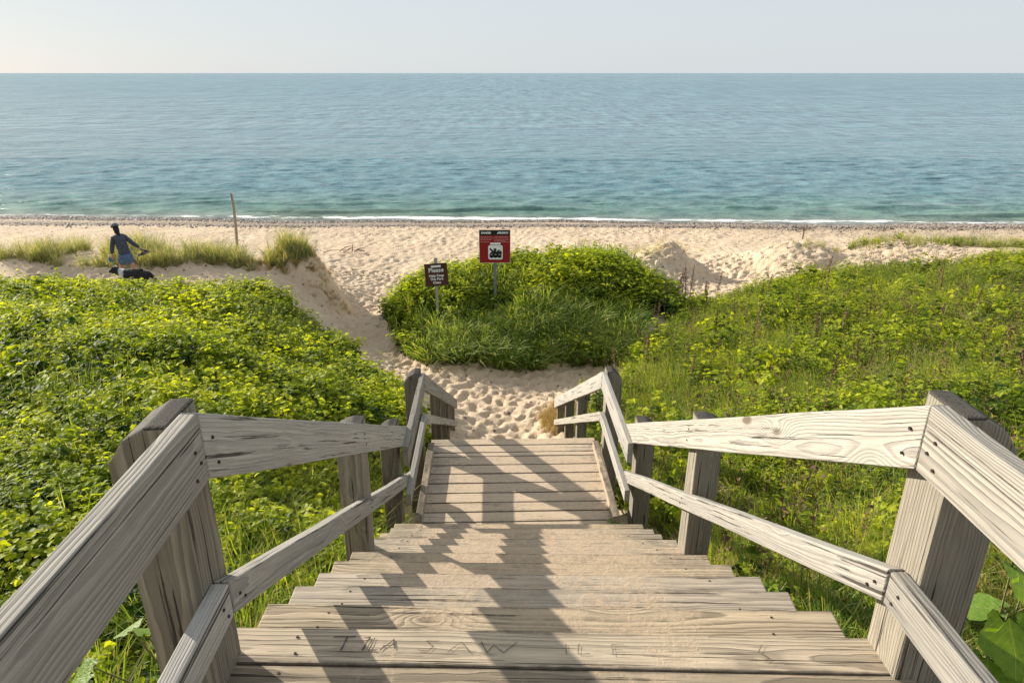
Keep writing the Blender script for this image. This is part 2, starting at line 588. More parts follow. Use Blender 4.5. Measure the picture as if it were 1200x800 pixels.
HT = 0.778            # depth of the landing rail's top edge under the eye
HL = 1.292
for side, nm, lab in ((-1, 'left', 'grey weathered wooden railing left of the stairs, inner faces in shade'),
                      (1, 'right', 'pale sunlit wooden railing along the right side of the stairs, with swirling grain')):
    rl = empty('railing', W3(side * 1.0, 1.6, 1.63), lab, 'railing')
    ui = side * (RIN + RT / 2)
    VC = 1.52          # corner of level and sloping rails
    # level rails beside the landing
    r1 = long_plank('top_rail', ui, -1.1, HT, VC, HT, RH, RT, M_rail, rl, seed=21 + side, wob=0.003)
    r2 = long_plank('lower_rail', ui, -1.1, HL, VC - 0.005, HL, LH, RT, M_rail, rl, seed=24 + side, wob=0.002)
    # sloping rails, outside the deck rails at their lower end
    ue = side * (RIN + RT * 1.5 + 0.004)
    r3 = long_plank('top_rail', ui, VC + 0.005, HT + 0.002, 5.62, 3.045, RH, RT, M_rail, rl, seed=31 + side, u2=ue, wob=0.004)
    r4 = long_plank('lower_rail', ui, VC + 0.005, HL + 0.004, 5.62, 3.52, LH, RT, M_rail, rl, seed=34 + side, u2=ue, wob=0.005)
    # level deck rails
    d1 = long_plank('top_rail', ui, 4.96, 2.87, 6.43, 2.87, RH, RT, M_rail, rl, seed=41 + side, wob=0.003)
    d2 = long_plank('lower_rail', ui, 4.96, 3.33, 6.43, 3.33, LH, RT, M_rail, rl, seed=44 + side, wob=0.003)
    # rails of the lower flight
    e1 = long_plank('top_rail', ui, 6.436, 2.872, 11.55, 5.70, RH, RT, M_rail, rl, seed=51 + side, wob=0.004)
    e2 = long_plank('lower_rail', ui, 6.436, 3.334, 11.55, 6.15, LH, RT, M_rail, rl, seed=54 + side, wob=0.004)
    post(rl, side, 1.455, 0.78, 2.75)
    post(rl, side, -0.75, 0.765, 2.2)
    post(rl, side, 3.42, 1.85, 3.6, drop=0.04, flat=0.4, w=0.15, lean=0.010 * side)
    post(rl, side, 5.06, 2.74, 4.6, drop=0.05, flat=0.5, w=0.15, inner=RIN + RT * 2 + 0.008)
    post(rl, side, 6.375, 2.85, 5.2)
    post(rl, side, 8.55, 4.08, 6.3, drop=0.03, flat=0.5, w=0.14)
    post(rl, side, 10.0, 4.88, 6.9, drop=0.03, flat=0.5, w=0.14)
    post(rl, side, 11.35, 5.64, 7.3, drop=0.03, flat=0.5, w=0.14)
    un = side * (RIN - 0.0015)
    for (par, vv, hh) in ((r1, 1.47, 0.86), (r1, 1.455, 0.93), (r1, 1.49, 0.90), (r3, 1.575, 0.875), (r3, 1.585, 0.955), (r2, 1.46, 1.335), (r2, 1.48, 1.375),
                          (r4, 1.57, 1.375), (r4, 1.60, 1.41)):
        nail(par, un, vv, hh, side)
    for (par, vv, h0) in ((r3, 3.49, 0.778 + 0.553 * (3.49 - 1.52)), (r4, 3.49, 1.296 + 0.5435 * (3.49 - 1.52))):
        for dh in ((0.06, 0.14) if par is r3 else (0.03, 0.08)):
            nail(par, side * (RIN + (RT + 0.004) * (vv - 1.52) / 4.1 - 0.0015), vv + random.uniform(-.02, .02), h0 + dh, side)
    for (par, vv, h0) in ((d1, 5.13, 2.87), (d1, 6.41, 2.87), (d2, 5.13, 3.33), (d2, 6.40, 3.33)):
        for dh in ((0.06, 0.14) if par is d1 else (0.03, 0.08)):
            nail(par, un, vv, h0 + dh, side)
# nails in the treads
for ch in list(stair.children):
    if ch.name.startswith(('landing_board', 'tread_board', 'deck_board')) and WM[ch.name].translation.y < 6.6:
        for sx in (-1, 1):
            for sy in (-1, 1):
                if random.random() < 0.8:
                    m = WM[ch.name] @ Matrix.Translation((sx * 0.80 + random.uniform(-.02, .02), sy * 0.035 + random.uniform(-.008, .008), 0.0185))
                    mesh_obj('nail', NAIL, None, ch, m)

# ================================================================== TERRAIN
CP = [
    # near, under and beside the stair
    (0, -8, 1.9), (0, -2, 1.95), (0, 1.5, 2.25), (0, 3.3, 3.15), (0, 5, 4.3), (0, 6.5, 4.7), (0, 8.5, 5.7), (0, 10, 6.35), (0, 11.5, 6.68), (0, 13, 6.68),
    (-2, -1, 2.1), (-6, -2, 2.2), (-1.5, 1.5, 2.35), (-1.5, 3.3, 3.0), (-2.6, 3, 2.62), (-1.6, 5, 3.95), (-3.5, 5, 3.0), (-1.6, 6.6, 4.45), (-4.5, 9, 3.95), (-1.7, 8.2, 4.9),
    (-1.8, 10, 5.35), (-3.6, 12.0, 5.30), (-2.9, 13.3, 6.3), (-6, 2, 2.7), (-7, 6, 3.2), (-8, 11, 4.2),
    (2, -1, 2.1), (6, -2, 2.2), (1.6, 1.5, 2.4), (1.7, 3.3, 3.1), (2.8, 3, 2.65), (1.7, 5, 4.0), (1.7, 6.4, 4.3), (3.3, 8, 4.25), (6, 8, 3.9), (1.8, 8.5, 5.1),
    (1.8, 10.3, 5.8), (2.0, 12, 5.75), (4, 13, 5.3), (6, 2, 2.7), (7, 5, 3.2), (8, 11, 4.45), (3.6, 15, 5.8), (5.6, 17.6, 5.95),
    # left hill crest and hollow behind
    (-5.3, 14.4, 5.12), (-4.4, 15.7, 6.05), (-8, 14.7, 4.93), (-11.6, 14.8, 4.86), (-16, 14.5, 4.8), (-24, 15, 4.8), (-6, 16.4, 5.45), (-9, 16.8, 5.25), (-12, 16.9, 5.3), (-16, 17, 5.3),
    # left fore-dune ridge
    (-7.2, 18.8, 5.35), (-9, 19.3, 5.0), (-11, 19.6, 4.9), (-14, 19.4, 4.95), (-18, 19.5, 5.3), (-25, 20, 5.3), (-5.9, 19.8, 5.3), (-6.6, 19.6, 5.15),
    (-7, 22.2, 6.4), (-10, 22.8, 6.5), (-14, 23, 6.5), (-20, 23.5, 6.5),
    # path left of the mound
    (-1.4, 13.9, 6.72), (-2.7, 15.6, 6.76), (-3.9, 17.2, 6.78), (-4.7, 19.4, 6.82), (-5.0, 21, 6.86), (-5.3, 19.7, 6.45), (-5.25, 20.6, 6.78), (-5.2, 18.6, 6.4), (-5.8, 23, 6.9), (0.8, 14.0, 6.7), (2.0, 14.4, 6.6),
    # mound
    (-3.2, 16.6, 6.72), (-1.4, 15.2, 6.6), (0.2, 15.0, 6.65), (1.7, 15.1, 6.55), (-0.4, 16.3, 6.02), (1.2, 16.3, 5.95), (-0.5, 17.2, 5.62), (-0.45, 16.8, 5.85), (1, 17.8, 5.38), (2.7, 18.2, 5.25),
    (3.0, 19.8, 5.25), (-2.1, 17.8, 5.6), (-2.9, 18.2, 5.95), (-1, 19.6, 5.6), (0.4, 20.6, 5.7), (-3.6, 20.3, 6.7), (-1.5, 22, 6.8), (1, 23, 6.8), (4.2, 18.0, 5.9), (3.2, 16.4, 5.95), (3.0, 15.5, 6.1),
    # path right of the mound, far bumps
    (5.0, 20.2, 6.5), (5.6, 19.3, 6.35), (7.0, 22.6, 6.7), (4.4, 23.2, 5.75), (5.6, 23.4, 5.65), (3.2, 23.8, 6.4), (5.2, 25.4, 6.5), (6.6, 24.0, 6.7), (6.4, 20.6, 6.35), (7.5, 21, 6.3),
    (8.4, 23.2, 6.55), (9.4, 23.8, 5.95), (10.6, 24.0, 5.72), (11.8, 23.8, 5.95), (13.5, 23.6, 5.7), (16.5, 23.6, 5.55), (20, 23.5, 5.6), (28, 24, 5.7), (10, 21.5, 6.05), (13, 21, 5.75), (10.5, 26.4, 6.8), (14, 26.4, 6.7), (20, 26.6, 6.7),
    # right hill
    (7.2, 18.2, 5.65), (9, 18.2, 5.3), (11.5, 18, 5.1), (13.8, 17.8, 4.98), (18, 18, 4.85), (26, 18, 4.9), (8, 15, 5.1), (12, 14, 4.7), (20, 10, 4.0), (20, 2, 2.9), (30, 10, 4), (30, -8, 2), (-30, -8, 2),
    (-20, 2, 2.8), (-20, 9, 3.9), (-30, 8, 3.6), (36, 20, 5.2), (-36, 18, 5.2),
]
for x in (-60, -40, -28, -20, -12, -5, 0, 6, 12, 20, 28, 40, 60):
    CP += [(x, 28.0, 6.98), (x, 31.0, 7.1)]
    CP += [(x, 35.0, 7.36)]
CP = np.array(CP, float)


def ker(r2):
    return np.sqrt(r2 + 0.12)


d2 = ((CP[:, None, :2] - CP[None, :, :2]) ** 2).sum(-1)
n = len(CP)
A = np.zeros((n + 1, n + 1))
A[:n, :n] = ker(d2) - np.eye(n) * 0.03
A[n, :n] = 1
A[:n, n] = 1
sol = np.linalg.solve(A, np.append(CP[:, 2], 0))


def shore(x):
    return 38.9 - 0.040 * x + 0.35 * np.sin(x * 0.23 + 1) + 0.18 * np.sin(x * 0.61)


_rs = np.random.default_rng(5)
SN = [(_rs.normal(0, 1, 2), _rs.uniform(0, 6.28)) for _ in range(40)]


def wavy(x, y, f, n0=0, n1=8):
    s = 0
    for (k, p) in SN[n0:n1]:
        kk = k / np.hypot(*k)
        s = s + np.sin((kk[0] * x + kk[1] * y) * f * (0.7 + 0.6 * (p / 6.28)) + p + 1.3 * np.sin((kk[1] * x - kk[0] * y) * f * 0.43 + p * 2))
    return s / math.sqrt(n1 - n0)


def sstep(a, b, x):
    t = np.clip((x - a) / (b - a), 0, 1)
    return t * t * (3 - 2 * t)


def base_h(x, y):
    """terrain depth below the eye, without footprints"""
    x = np.asarray(x, float)
    y = np.asarray(y, float)
    shp = x.shape
    xf, yf = x.ravel(), y.ravel()
    h = np.zeros_like(xf)
    for i in range(0, len(xf), 60000):
        sl = slice(i, i + 60000)
        r2 = (xf[sl, None] - CP[None, :, 0]) ** 2 + (yf[sl, None] - CP[None, :, 1]) ** 2
        h[sl] = ker(r2) @ sol[:n] + sol[n]
    sh = shore(xf)
    slope = 7.36 + (yf - 35.0) * (SEA - 7.36) / (sh - 35.0)
    under = SEA + (yf - sh) * 0.10
    hb = np.where(yf < sh, slope, np.minimum(under, SEA + 4))
    t = sstep(31.5, 35.0, yf)
    h = h * (1 - t) + hb * t
    # lumps
    amp = 0.07 * (1 - sstep(24, 30, yf)) * sstep(12.5, 15, yf) + 0.02
    h = h + wavy(xf, yf, 4.2, 14, 24) * 0.022 * sstep(15.5, 17, yf) * (1 - sstep(26, 30, yf))
    h = h + wavy(xf, yf, 1.1) * amp * 0.7 * (1 - sstep(33, 36, yf)) + wavy(xf, yf, 0.35, 8, 16) * 0.06 * sstep(12, 18, yf) * (1 - sstep(30, 36, yf))
    # wind-cut banks: left dune end, small dune right of the mound, right hump
    for (bx, by, r, amp_) in ((-5.75, 19.6, 1.0, 0.26), (5.9, 23.4, 1.1, 0.13), (9.8, 23.3, 1.2, 0.12)):
        dd = np.hypot(xf - bx + 0.12 * wavy(xf, yf, 4.0, 2, 8), (yf - by) + 0.12 * wavy(yf, xf, 5.0, 2, 8))
        h = h - amp_ * (1 - sstep(r * 0.8, r * 1.08, dd)) * (1.25 + 0.25 * wavy(xf, yf, 6.0, 5, 12))
    return h.reshape(shp)


def in_poly(px, py, poly):
    res = np.zeros(px.shape, bool)
    j = len(poly) - 1
    for i in range(len(poly)):
        xi, yi = poly[i]
        xj, yj = poly[j]
        c = ((yi > py) != (yj > py)) & (px < (xj - xi) * (py - yi) / (yj - yi + 1e-12) + xi)
        res ^= c
        j = i
    return res


POLY_L = [(-1.10, -6), (-1.06, 4.8), (-1.18, 6.8), (-1.25, 8.8), (-1.75, 10.4), (-2.35, 12.2), (-3.4, 13.5), (-4.5, 15.2), (-6.0, 16.0), (-7.4, 15.9), (-9.5, 15.5), (-13, 15.4), (-18, 15.6), (-34, 16), (-34, -6)]
POLY_R = [(1.40, -6), (1.28, 4.8), (1.12, 6.8), (1.1, 9.0), (1.25, 11.2), (1.9, 13.0), (3.0, 14.6), (3.9, 16.3), (4.7, 18.0), (6.2, 19.2), (8, 19.9), (11, 20.2), (16, 20.8), (34, 21), (34, -6)]
POLY_M = [(-3.4, 17.6), (-2.8, 16.4), (-1.9, 15.5), (-1.0, 15.1), (0.5, 15.0), (2.1, 15.0), (3.2, 15.9), (4.3, 17.4), (4.6, 18.8), (4.0, 20.6), (2.0, 21.6), (0, 21.3), (-2.2, 20.6), (-3.4, 19.0)]

# grid with fine spacing where the sand shows close by


def axis(segs):
    a = []
    for (s, e, st) in segs:
        k = max(1, int(round((e - s) / st)))
        a += list(np.linspace(s, e, k, endpoint=False))
    a.append(segs[-1][1])
    return np.array(a)


gx = axis([(-9000, -600, 2800), (-600, -80, 130), (-80, -34, 4), (-34, -14, 0.16), (-14, -7.5, 0.10), (-7.5, 9, 0.052), (9, 16, 0.10), (16, 34, 0.16), (34, 80, 4), (80, 600, 130), (600, 9000, 2800)])
gy = axis([(-3000, -200, 900), (-200, -20, 30), (-20, 0, 1.2), (0, 11, 0.16), (11, 25, 0.056), (25, 33, 0.12), (33, 42, 0.22), (42, 60, 3), (60, 160, 50)])
GX, GY = np.meshgrid(gx, gy)
cx, cy = np.clip(GX, -70, 70), np.clip(GY, -30, 60)
H = base_h(cx, cy)
# footprints: overlapping dimples with rims, only where sand is walked on
FP = np.zeros_like(H)
frng = np.random.default_rng(3)


def stamp(x, y, ang, L, Wd, dep):
    R = L * 1.9
    i0, i1 = np.searchsorted(gx, [x - R, x + R])
    j0, j1 = np.searchsorted(gy, [y - R, y + R])
    if i1 - i0 < 2 or j1 - j0 < 2:
        return
    X, Y = np.meshgrid(gx[i0:i1] - x, gy[j0:j1] - y)
    a = X * math.cos(ang) + Y * math.sin(ang)
    b = -X * math.sin(ang) + Y * math.cos(ang)
    q = (a / L) ** 2 + (b / Wd) ** 2
    FP[j0:j1, i0:i1] += dep * np.exp(-q * 1.6) - 0.55 * dep * np.exp(-((np.sqrt(q) - 1.5) / 0.38) ** 2)


cnt = 0
for _ in range(30000):
    x = frng.uniform(-13, 15)
    y = frng.uniform(11.3, 25.5)
    onl = in_poly(np.array([x]), np.array([y]), POLY_L)[0] or in_poly(np.array([x]), np.array([y]), POLY_R)[0] or in_poly(np.array([x]), np.array([y]), POLY_M)[0]
    if onl:
        continue
    hi = 1.0 if (-7 < x < 8) else 0.55
    if frng.random() > hi * 0.9:
        continue
    ang = frng.uniform(0, math.pi)
    Lf = frng.uniform(0.10, 0.17)
    stamp(x, y, ang, Lf, Lf * frng.uniform(0.45, 0.8), frng.uniform(0.018, 0.050) * (1.0 if y < 20 else 1.15))
    cnt += 1
H = H + np.clip(FP, -0.07, 0.12)
# beach beyond: trampled lumps
tr = sstep(24, 26, GY) * (1 - sstep(33.5, 36.0, GY)) * (np.abs(GX) < 60)
H += tr * (np.abs(wavy(cx, cy, 8.6, 0, 9)) * 0.034 + wavy(cx, cy, 13.3, 12, 22) * 0.018 + wavy(cx, cy, 3.1, 22, 30) * 0.02)
# wave-cut berm by the waterline
H += -0.05 * np.exp(-((GY - (shore(cx) - 3.0)) / 0.8) ** 2) * (np.abs(GX) < 70)
Z = SEA - H
Z = np.where(GY > 60, -6, Z)
verts = np.stack([GX, GY, Z], -1).reshape(-1, 3)
ny, nx = GX.shape
idx = np.arange(ny * nx).reshape(ny, nx)
quads = np.stack([idx[:-1, :-1], idx[:-1, 1:], idx[1:, 1:], idx[1:, :-1]], -1).reshape(-1, 4)


def grid_mesh(name, verts, quads):
    me = bpy.data.meshes.new(name)
    me.vertices.add(len(verts))
    me.vertices.foreach_set('co', verts.astype(np.float32).ravel())
    me.loops.add(len(quads) * 4)
    me.loops.foreach_set('vertex_index', quads.astype(np.int32).ravel())
    me.polygons.add(len(quads))
    me.polygons.foreach_set('loop_start', np.arange(0, len(quads) * 4, 4, dtype=np.int32))
    me.polygons.foreach_set('use_smooth', np.ones(len(quads), bool))
    me.update(calc_edges=True)
    me.validate()
    return me


k = NT('beach_sand')
pos = k.n('ShaderNodeNewGeometry').outputs['Position']
sp = k.n('ShaderNodeSeparateXYZ')
k.l(pos, sp.inputs[0])
g1 = k.noise(pos, 0.55, 4, 0.6)
g2 = k.noise(pos, 9.0, 5, 0.65)
g3 = k.noise(pos, 300.0, 2, 0.6)
col = k.ramp(g1, [(0.3, (0.60, 0.462, 0.325)), (0.7, (0.70, 0.565, 0.415))])
col = k.mix(k.mrange(g2, 0.35, 0.75, 0, 0.35), col, (0.48, 0.35, 0.225))
col = k.mix(k.mrange(g3, 0.35, 0.75, 0, 0.35), col, (0.38, 0.28, 0.19))
# distance from the waterline (the waterline runs slightly obliquely)
shd = k.math('SUBTRACT', k.math('SUBTRACT', 38.9, k.math('MULTIPLY', sp.outputs[0], 0.040)), sp.outputs[1])
wob = k.math('MULTIPLY', k.math('SUBTRACT', k.noise(k.mapping(pos, (0.12, 0.5, 1)), 1.0, 4, 0.6), 0.5), 3.2)
sdw = k.math('ADD', shd, wob)
# pebble bands
pv = k.vor(k.mapping(pos, (1, 1, 1)), 13.0, out='Color')
pvd = k.vor(pos, 13.0)
pbw = k.n('ShaderNodeSeparateColor')
k.l(pv, pbw.inputs[0])
stone = k.ramp(pbw.outputs[0], [(0.0, (0.05, 0.045, 0.045)), (0.45, (0.17, 0.14, 0.125)), (0.8, (0.30, 0.24, 0.20)), (1.0, (0.5, 0.46, 0.42))])
band = k.math('MAXIMUM', k.mrange(sdw, 0.3, 2.6, 1.0, 0.25, True), k.math('MULTIPLY', k.mrange(k.math('ABSOLUTE', k.math('SUBTRACT', sdw, 3.6)), 0.5, 1.7, 1.0, 0.0, True), 0.8))
band = k.math('MULTIPLY', band, k.mrange(sdw, 4.6, 7.0, 1.0, 0.0))
dens = k.math('ADD', band, k.math('MULTIPLY', k.mrange(shd, 6.0, 16.0, 1.0, 0.25), 0.16))
pm = k.math('LESS_THAN', pbw.outputs[1], k.math('MULTIPLY', dens, 0.95))
pm = k.math('MULTIPLY', pm, k.mrange(pvd, 0.30, 0.5, 1, 0))
col = k.mix(pm, col, stone)
bandc = k.math('MULTIPLY', band, 0.80)
col = k.mix(bandc, col, (0.17, 0.14, 0.115))
wet = k.mrange(shd, -0.3, 1.0, 0.55, 0.0, True)
col = k.mix(wet, col, (0.15, 0.115, 0.085))
# sticks and litter specks
lit = k.vor(k.mapping(pos, (3.0, 1.1, 1)), 1.6)
col = k.mix(k.mrange(lit, 0.02, 0.035, 0.7, 0.0), col, (0.08, 0.06, 0.045))
hb = k.math('ADD', k.math('MULTIPLY', g2, 0.7), k.math('MULTIPLY', g3, 0.12))
g4 = k.noise(pos, 42.0, 3, 0.6)
hb = k.math('ADD', hb, k.math('MULTIPLY', g4, 0.30))
pmh = k.math('MULTIPLY', pm, 0.5)
nr = k.bump(k.math('ADD', hb, pmh), 1.0, 0.06)
M_sand = k.done(k.bsdf(col, k.mrange(wet, 0, 0.55, 0.95, 0.35), nr, 0.2))
ground = mesh_obj('ground', grid_mesh('ground', verts, quads), M_sand, None, None, 'structure')

# soil / leaf litter under the plants is coloured by what lies on it: a thin litter sheet following the ground


def ground_z(x, y):
    return SEA - base_h(np.clip(x, -70, 70), np.clip(y, -30, 60))


# ================================================================== LAKE
wx = axis([(-30000, -3000, 9000), (-3000, -400, 500), (-400, -90, 20), (-90, -45, 1.6), (-45, 45, 0.30), (45, 90, 1.6), (90, 400, 20), (400, 3000, 500), (3000, 30000, 9000)])
wy = axis([(36.5, 48, 0.12), (48, 70, 0.28), (70, 110, 0.7), (110, 200, 2.5), (200, 600, 30), (600, 3000, 400), (3000, 40000, 9000)])
WX, WY = np.meshgrid(wx, wy)
fade = 1 - sstep(42, 150, WY)
fx = 1 - sstep(60, 90, np.abs(WX))
WZ = np.zeros_like(WX)
wr = np.random.default_rng(8)
for _ in range(44):
    lam = wr.uniform(0.5, 2.6)
    th = wr.normal(0.10, 0.38)           # crests nearly parallel to the shore, drifting to the right
    kx, ky = math.sin(th) * 6.283 / lam, math.cos(th) * 6.283 / lam
    ph = wr.uniform(0, 6.28)
    m = 0.5 + 0.5 * np.sin(WX * wr.uniform(-.3, .3) + WY * wr.uniform(-.2, .2) + wr.uniform(0, 6.28))
    res = sstep(2.2, 6, lam / np.maximum(0.12, np.gradient(wy))[:, None])
    WZ += 0.0072 * lam ** 0.85 * np.sin(kx * WX + ky * WY + ph + 0.9 * np.sin(WX * 0.21 + ph)) * m * res
shw = shore(np.clip(WX, -90, 90))
dsh = WY - shw
WZ *= (0.18 + 0.82 * sstep(0.5, 5, dsh)) * fade * fx
# low breakers rolling in
for (dc, am, wl_, s_) in ((2.7, 0.20, 0.62, 1), (5.2, 0.10, 0.9, 2), (8.9, 0.05, 1.0, 3)):
    c = dsh - dc - 0.5 * np.sin(WX * 0.13 + s_) - 0.25 * np.sin(WX * 0.41 + s_ * 2)
    ampx = np.clip(0.55 + 0.5 * np.sin(WX * 0.16 + s_ * 1.7 + 0.6) + 0.25 * np.sin(WX * 0.47 + s_), 0.06, 1.2)
    prof = np.where(c < 0, np.exp(-(c / (wl_ * 0.42)) ** 2), np.exp(-(c / (wl_ * 1.3)) ** 2))
    WZ += am * prof * ampx * fx
WZ = np.where(WY > 600, 0, WZ)
verts = np.stack([WX, WY, WZ], -1).reshape(-1, 3)
ny, nx = WX.shape
idx = np.arange(ny * nx).reshape(ny, nx)
quads = np.stack([idx[:-1, :-1], idx[:-1, 1:], idx[1:, 1:], idx[1:, :-1]], -1).reshape(-1, 4)
k = NT('lake_water')
pos = k.n('ShaderNodeNewGeometry').outputs['Position']
sp = k.n('ShaderNodeSeparateXYZ')
k.l(pos, sp.inputs[0])
n1 = k.noise(k.mapping(pos, (0.75, 1.3, 1), rot=(0, 0, 0.08)), 1.0, 6, 0.66)
n2 = k.noise(k.mapping(pos, (2.2, 4.2, 1), rot=(0, 0, -0.1)), 1.0, 4, 0.6)
n3 = k.noise(k.mapping(pos, (0.10, 0.22, 1)), 1.0, 5, 0.65)
n4 = k.noise(k.mapping(pos, (0.018, 0.035, 1)), 1.0, 5, 0.7)
nf = k.mrange(sp.outputs[1], 55, 170, 1.0, 0.12)
wh = k.math('MULTIPLY', k.math('ADD', k.math('MULTIPLY', n1, 0.17), k.math('MULTIPLY', n2, 0.035)), nf)
dd_ = k.mrange(sp.outputs[1], 45, 160)
dd2 = k.mrange(sp.outputs[1], 150, 900)
wh = k.math('ADD', wh, k.math('MULTIPLY', n3, k.mrange(dd_, 0, 1, 0.45, 1.5)))
wh = k.math('ADD', wh, k.math('MULTIPLY', n4, k.mrange(dd_, 0, 1, 0.6, 3.0)))
n5 = k.noise(k.mapping(pos, (0.003, 0.0065, 1)), 1.0, 6, 0.7)
wh = k.math('ADD', wh, k.math('MULTIPLY', n5, k.mrange(dd2, 0, 1, 0.0, 8.0)))
nr = k.bump(wh, 1.0, 1.0)
depth = k.math('SUBTRACT', sp.outputs[1], k.math('SUBTRACT', 38.9, k.math('MULTIPLY', sp.outputs[0], 0.040)))
deep = k.ramp(k.mrange(depth, 0, 60), [(0.0, (0.20, 0.21, 0.16)), (0.05, (0.12, 0.23, 0.18)), (0.2, (0.095, 0.215, 0.250)), (1.0, (0.092, 0.212, 0.268))])
deep = k.mix(k.mrange(n4, 0.35, 0.7, 0, 0.35), deep, (0.028, 0.115, 0.165))
# light and dark of ripples painted into the water colour, stretched with distance
yy_ = sp.outputs[1]
m1 = k.noise(k.mapping(pos, (0.55, 0.55, 1)), 1.0, 4, 0.65)
m2 = k.noise(k.mapping(pos, (0.50, 0.10, 1)), 1.0, 4, 0.65)
m3 = k.noise(k.mapping(pos, (0.24, 0.022, 1)), 1.0, 4, 0.7)
m4 = k.noise(k.mapping(pos, (0.07, 0.0045, 1)), 1.0, 4, 0.7)
def lerp_(f, a, b):
    return k.math('ADD', k.math('MULTIPLY', a, k.math('SUBTRACT', 1.0, f)), k.math('MULTIPLY', b, f))
rp = lerp_(k.mrange(yy_, 60, 120), m1, m2)
rp = lerp_(k.mrange(yy_, 150, 300), rp, m3)
rp = lerp_(k.mrange(yy_, 400, 900), rp, m4)
rpc = k.mrange(rp, 0.34, 0.66)
deep = k.mix(rpc, k.mix(1.0, deep, (0.55, 0.62, 0.68), 'MULTIPLY'), k.mix(1.0, deep, (1.75, 1.55, 1.45), 'MULTIPLY'))
# foam where the waves break
fz = k.mrange(sp.outputs[2], 0.10, 0.24, 0.0, 0.40)
fn = k.noise(k.mapping(pos, (0.55, 1.8, 1)), 1.0, 6, 0.75)
fl = k.noise(k.mapping(pos, (0.05, 0.08, 1), loc=(3.7, 0, 0)), 1.0, 2, 0.5)
swash = k.math('ADD', k.mrange(k.math('ABSOLUTE', k.math('SUBTRACT', depth, 0.75)), 0.10, 1.5, 0.24, -0.25), k.mrange(fl, 0.36, 0.62, -0.02, 0.14))
fm = k.mrange(k.math('ADD', k.math('ADD', fn, swash), k.math('MULTIPLY', fz, 0.25)), 0.74, 0.86, 0, 1)
fm = k.math('MULTIPLY', fm, k.mrange(depth, 2.4, 3.6, 1, 0))
water = k.bsdf(deep, k.mrange(depth, 10, 300, 0.12, 0.20), nr, 0.5, IOR=1.333)
for nd in k.t.nodes:
    if nd.type == 'BSDF_PRINCIPLED':
        k.l(k.math('MULTIPLY', k.mrange(rpc, 0, 1, 0.18, 0.42), k.mrange(yy_, 60, 170, 1.0, 0.50)), nd.inputs['Specular IOR Level'])
foam = k.bsdf((0.86, 0.87, 0.86), 0.9, k.bump(k.noise(pos, 6, 4, 0.6), 0.6, 0.1), 0.2)
mx = k.n('ShaderNodeMixShader')
k.l(fm, mx.inputs[0])
k.l(water, mx.inputs[1])
k.l(foam, mx.inputs[2])
M_water = k.done(mx.outputs[0])
lake = mesh_obj('water', grid_mesh('lake', verts, quads), M_water, None, None, 'structure')


# ================================================================== VEGETATION
def leaf_material(name, a, b, c, trans=0.5, tcol=None, rough=0.45, dry=None):
    """a/b/c: shaded-plant, mid and young-leaf pigments picked by the leaf's own 'age' attribute"""
    k = NT(name)
    at = k.n('ShaderNodeAttribute')
    at.attribute_name = 'age'
    rnd = k.n('ShaderNodeObjectInfo').outputs['Random']
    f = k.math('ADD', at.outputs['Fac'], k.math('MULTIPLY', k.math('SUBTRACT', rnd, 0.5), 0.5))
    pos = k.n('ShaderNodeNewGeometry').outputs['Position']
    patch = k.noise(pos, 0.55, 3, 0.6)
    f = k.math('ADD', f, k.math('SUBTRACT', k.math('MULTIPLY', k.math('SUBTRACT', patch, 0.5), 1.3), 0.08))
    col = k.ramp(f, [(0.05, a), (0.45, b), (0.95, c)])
    if dry:
        r2 = k.math('FRACT', k.math('MULTIPLY', k.math('ADD', rnd, at.outputs['Fac']), 7.31))
        col = k.mix(k.math('GREATER_THAN', r2, 1 - dry[0]), col, dry[1])
    s1 = k.bsdf(col, 0.6, None, 0.18)
    tr = k.n('ShaderNodeBsdfTranslucent')
    tc_ = k.mix(1.0, col, tcol or (1.9, 1.75, 0.6), 'MULTIPLY')
    k.l(tc_, tr.inputs[0])
    mx = k.n('ShaderNodeMixShader')
    mx.inputs[0].default_value = trans
    k.l(s1, mx.inputs[1])
    k.l(tr.outputs[0], mx.inputs[2])
    return k.done(mx.outputs[0])


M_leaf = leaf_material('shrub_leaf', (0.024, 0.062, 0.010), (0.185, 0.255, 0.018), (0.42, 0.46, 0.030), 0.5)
M_leaf2 = leaf_material('weed_leaf', (0.045, 0.10, 0.016), (0.19, 0.27, 0.030), (0.45, 0.47, 0.05), 0.48)
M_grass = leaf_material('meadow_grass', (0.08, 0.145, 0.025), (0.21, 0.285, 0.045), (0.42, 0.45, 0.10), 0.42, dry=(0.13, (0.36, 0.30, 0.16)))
M_long = leaf_material('long_arching_grass', (0.09, 0.165, 0.025), (0.20, 0.29, 0.05), (0.36, 0.42, 0.12), 0.4, dry=(0.15, (0.42, 0.37, 0.20)))
M_marram = leaf_material('dune_grass', (0.12, 0.17, 0.08), (0.20, 0.26, 0.12), (0.38, 0.38, 0.22), 0.36, dry=(0.3, (0.48, 0.39, 0.22)))
M_dry = leaf_material('dry_grass', (0.30, 0.22, 0.11), (0.42, 0.32, 0.17), (0.5, 0.40, 0.22), 0.3)
M_stem = simple('plant_stem', (0.12, 0.13, 0.04), 0.7, 80)
M_deadstalk = simple('dead_stalk_brown', (0.145, 0.085, 0.05), 0.9, 60)
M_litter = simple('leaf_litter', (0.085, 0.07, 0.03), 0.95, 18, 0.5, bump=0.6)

LEAF_SHAPES = {
    'oval': [(0, 0), (0.28, 0.30), (0.62, 0.30), (1.0, 0.0)],
    'broad': [(0, 0), (0.18, 0.38), (0.55, 0.44), (1.0, 0.0)],
    'narrow': [(0, 0), (0.3, 0.16), (0.65, 0.14), (1.0, 0.0)],
}


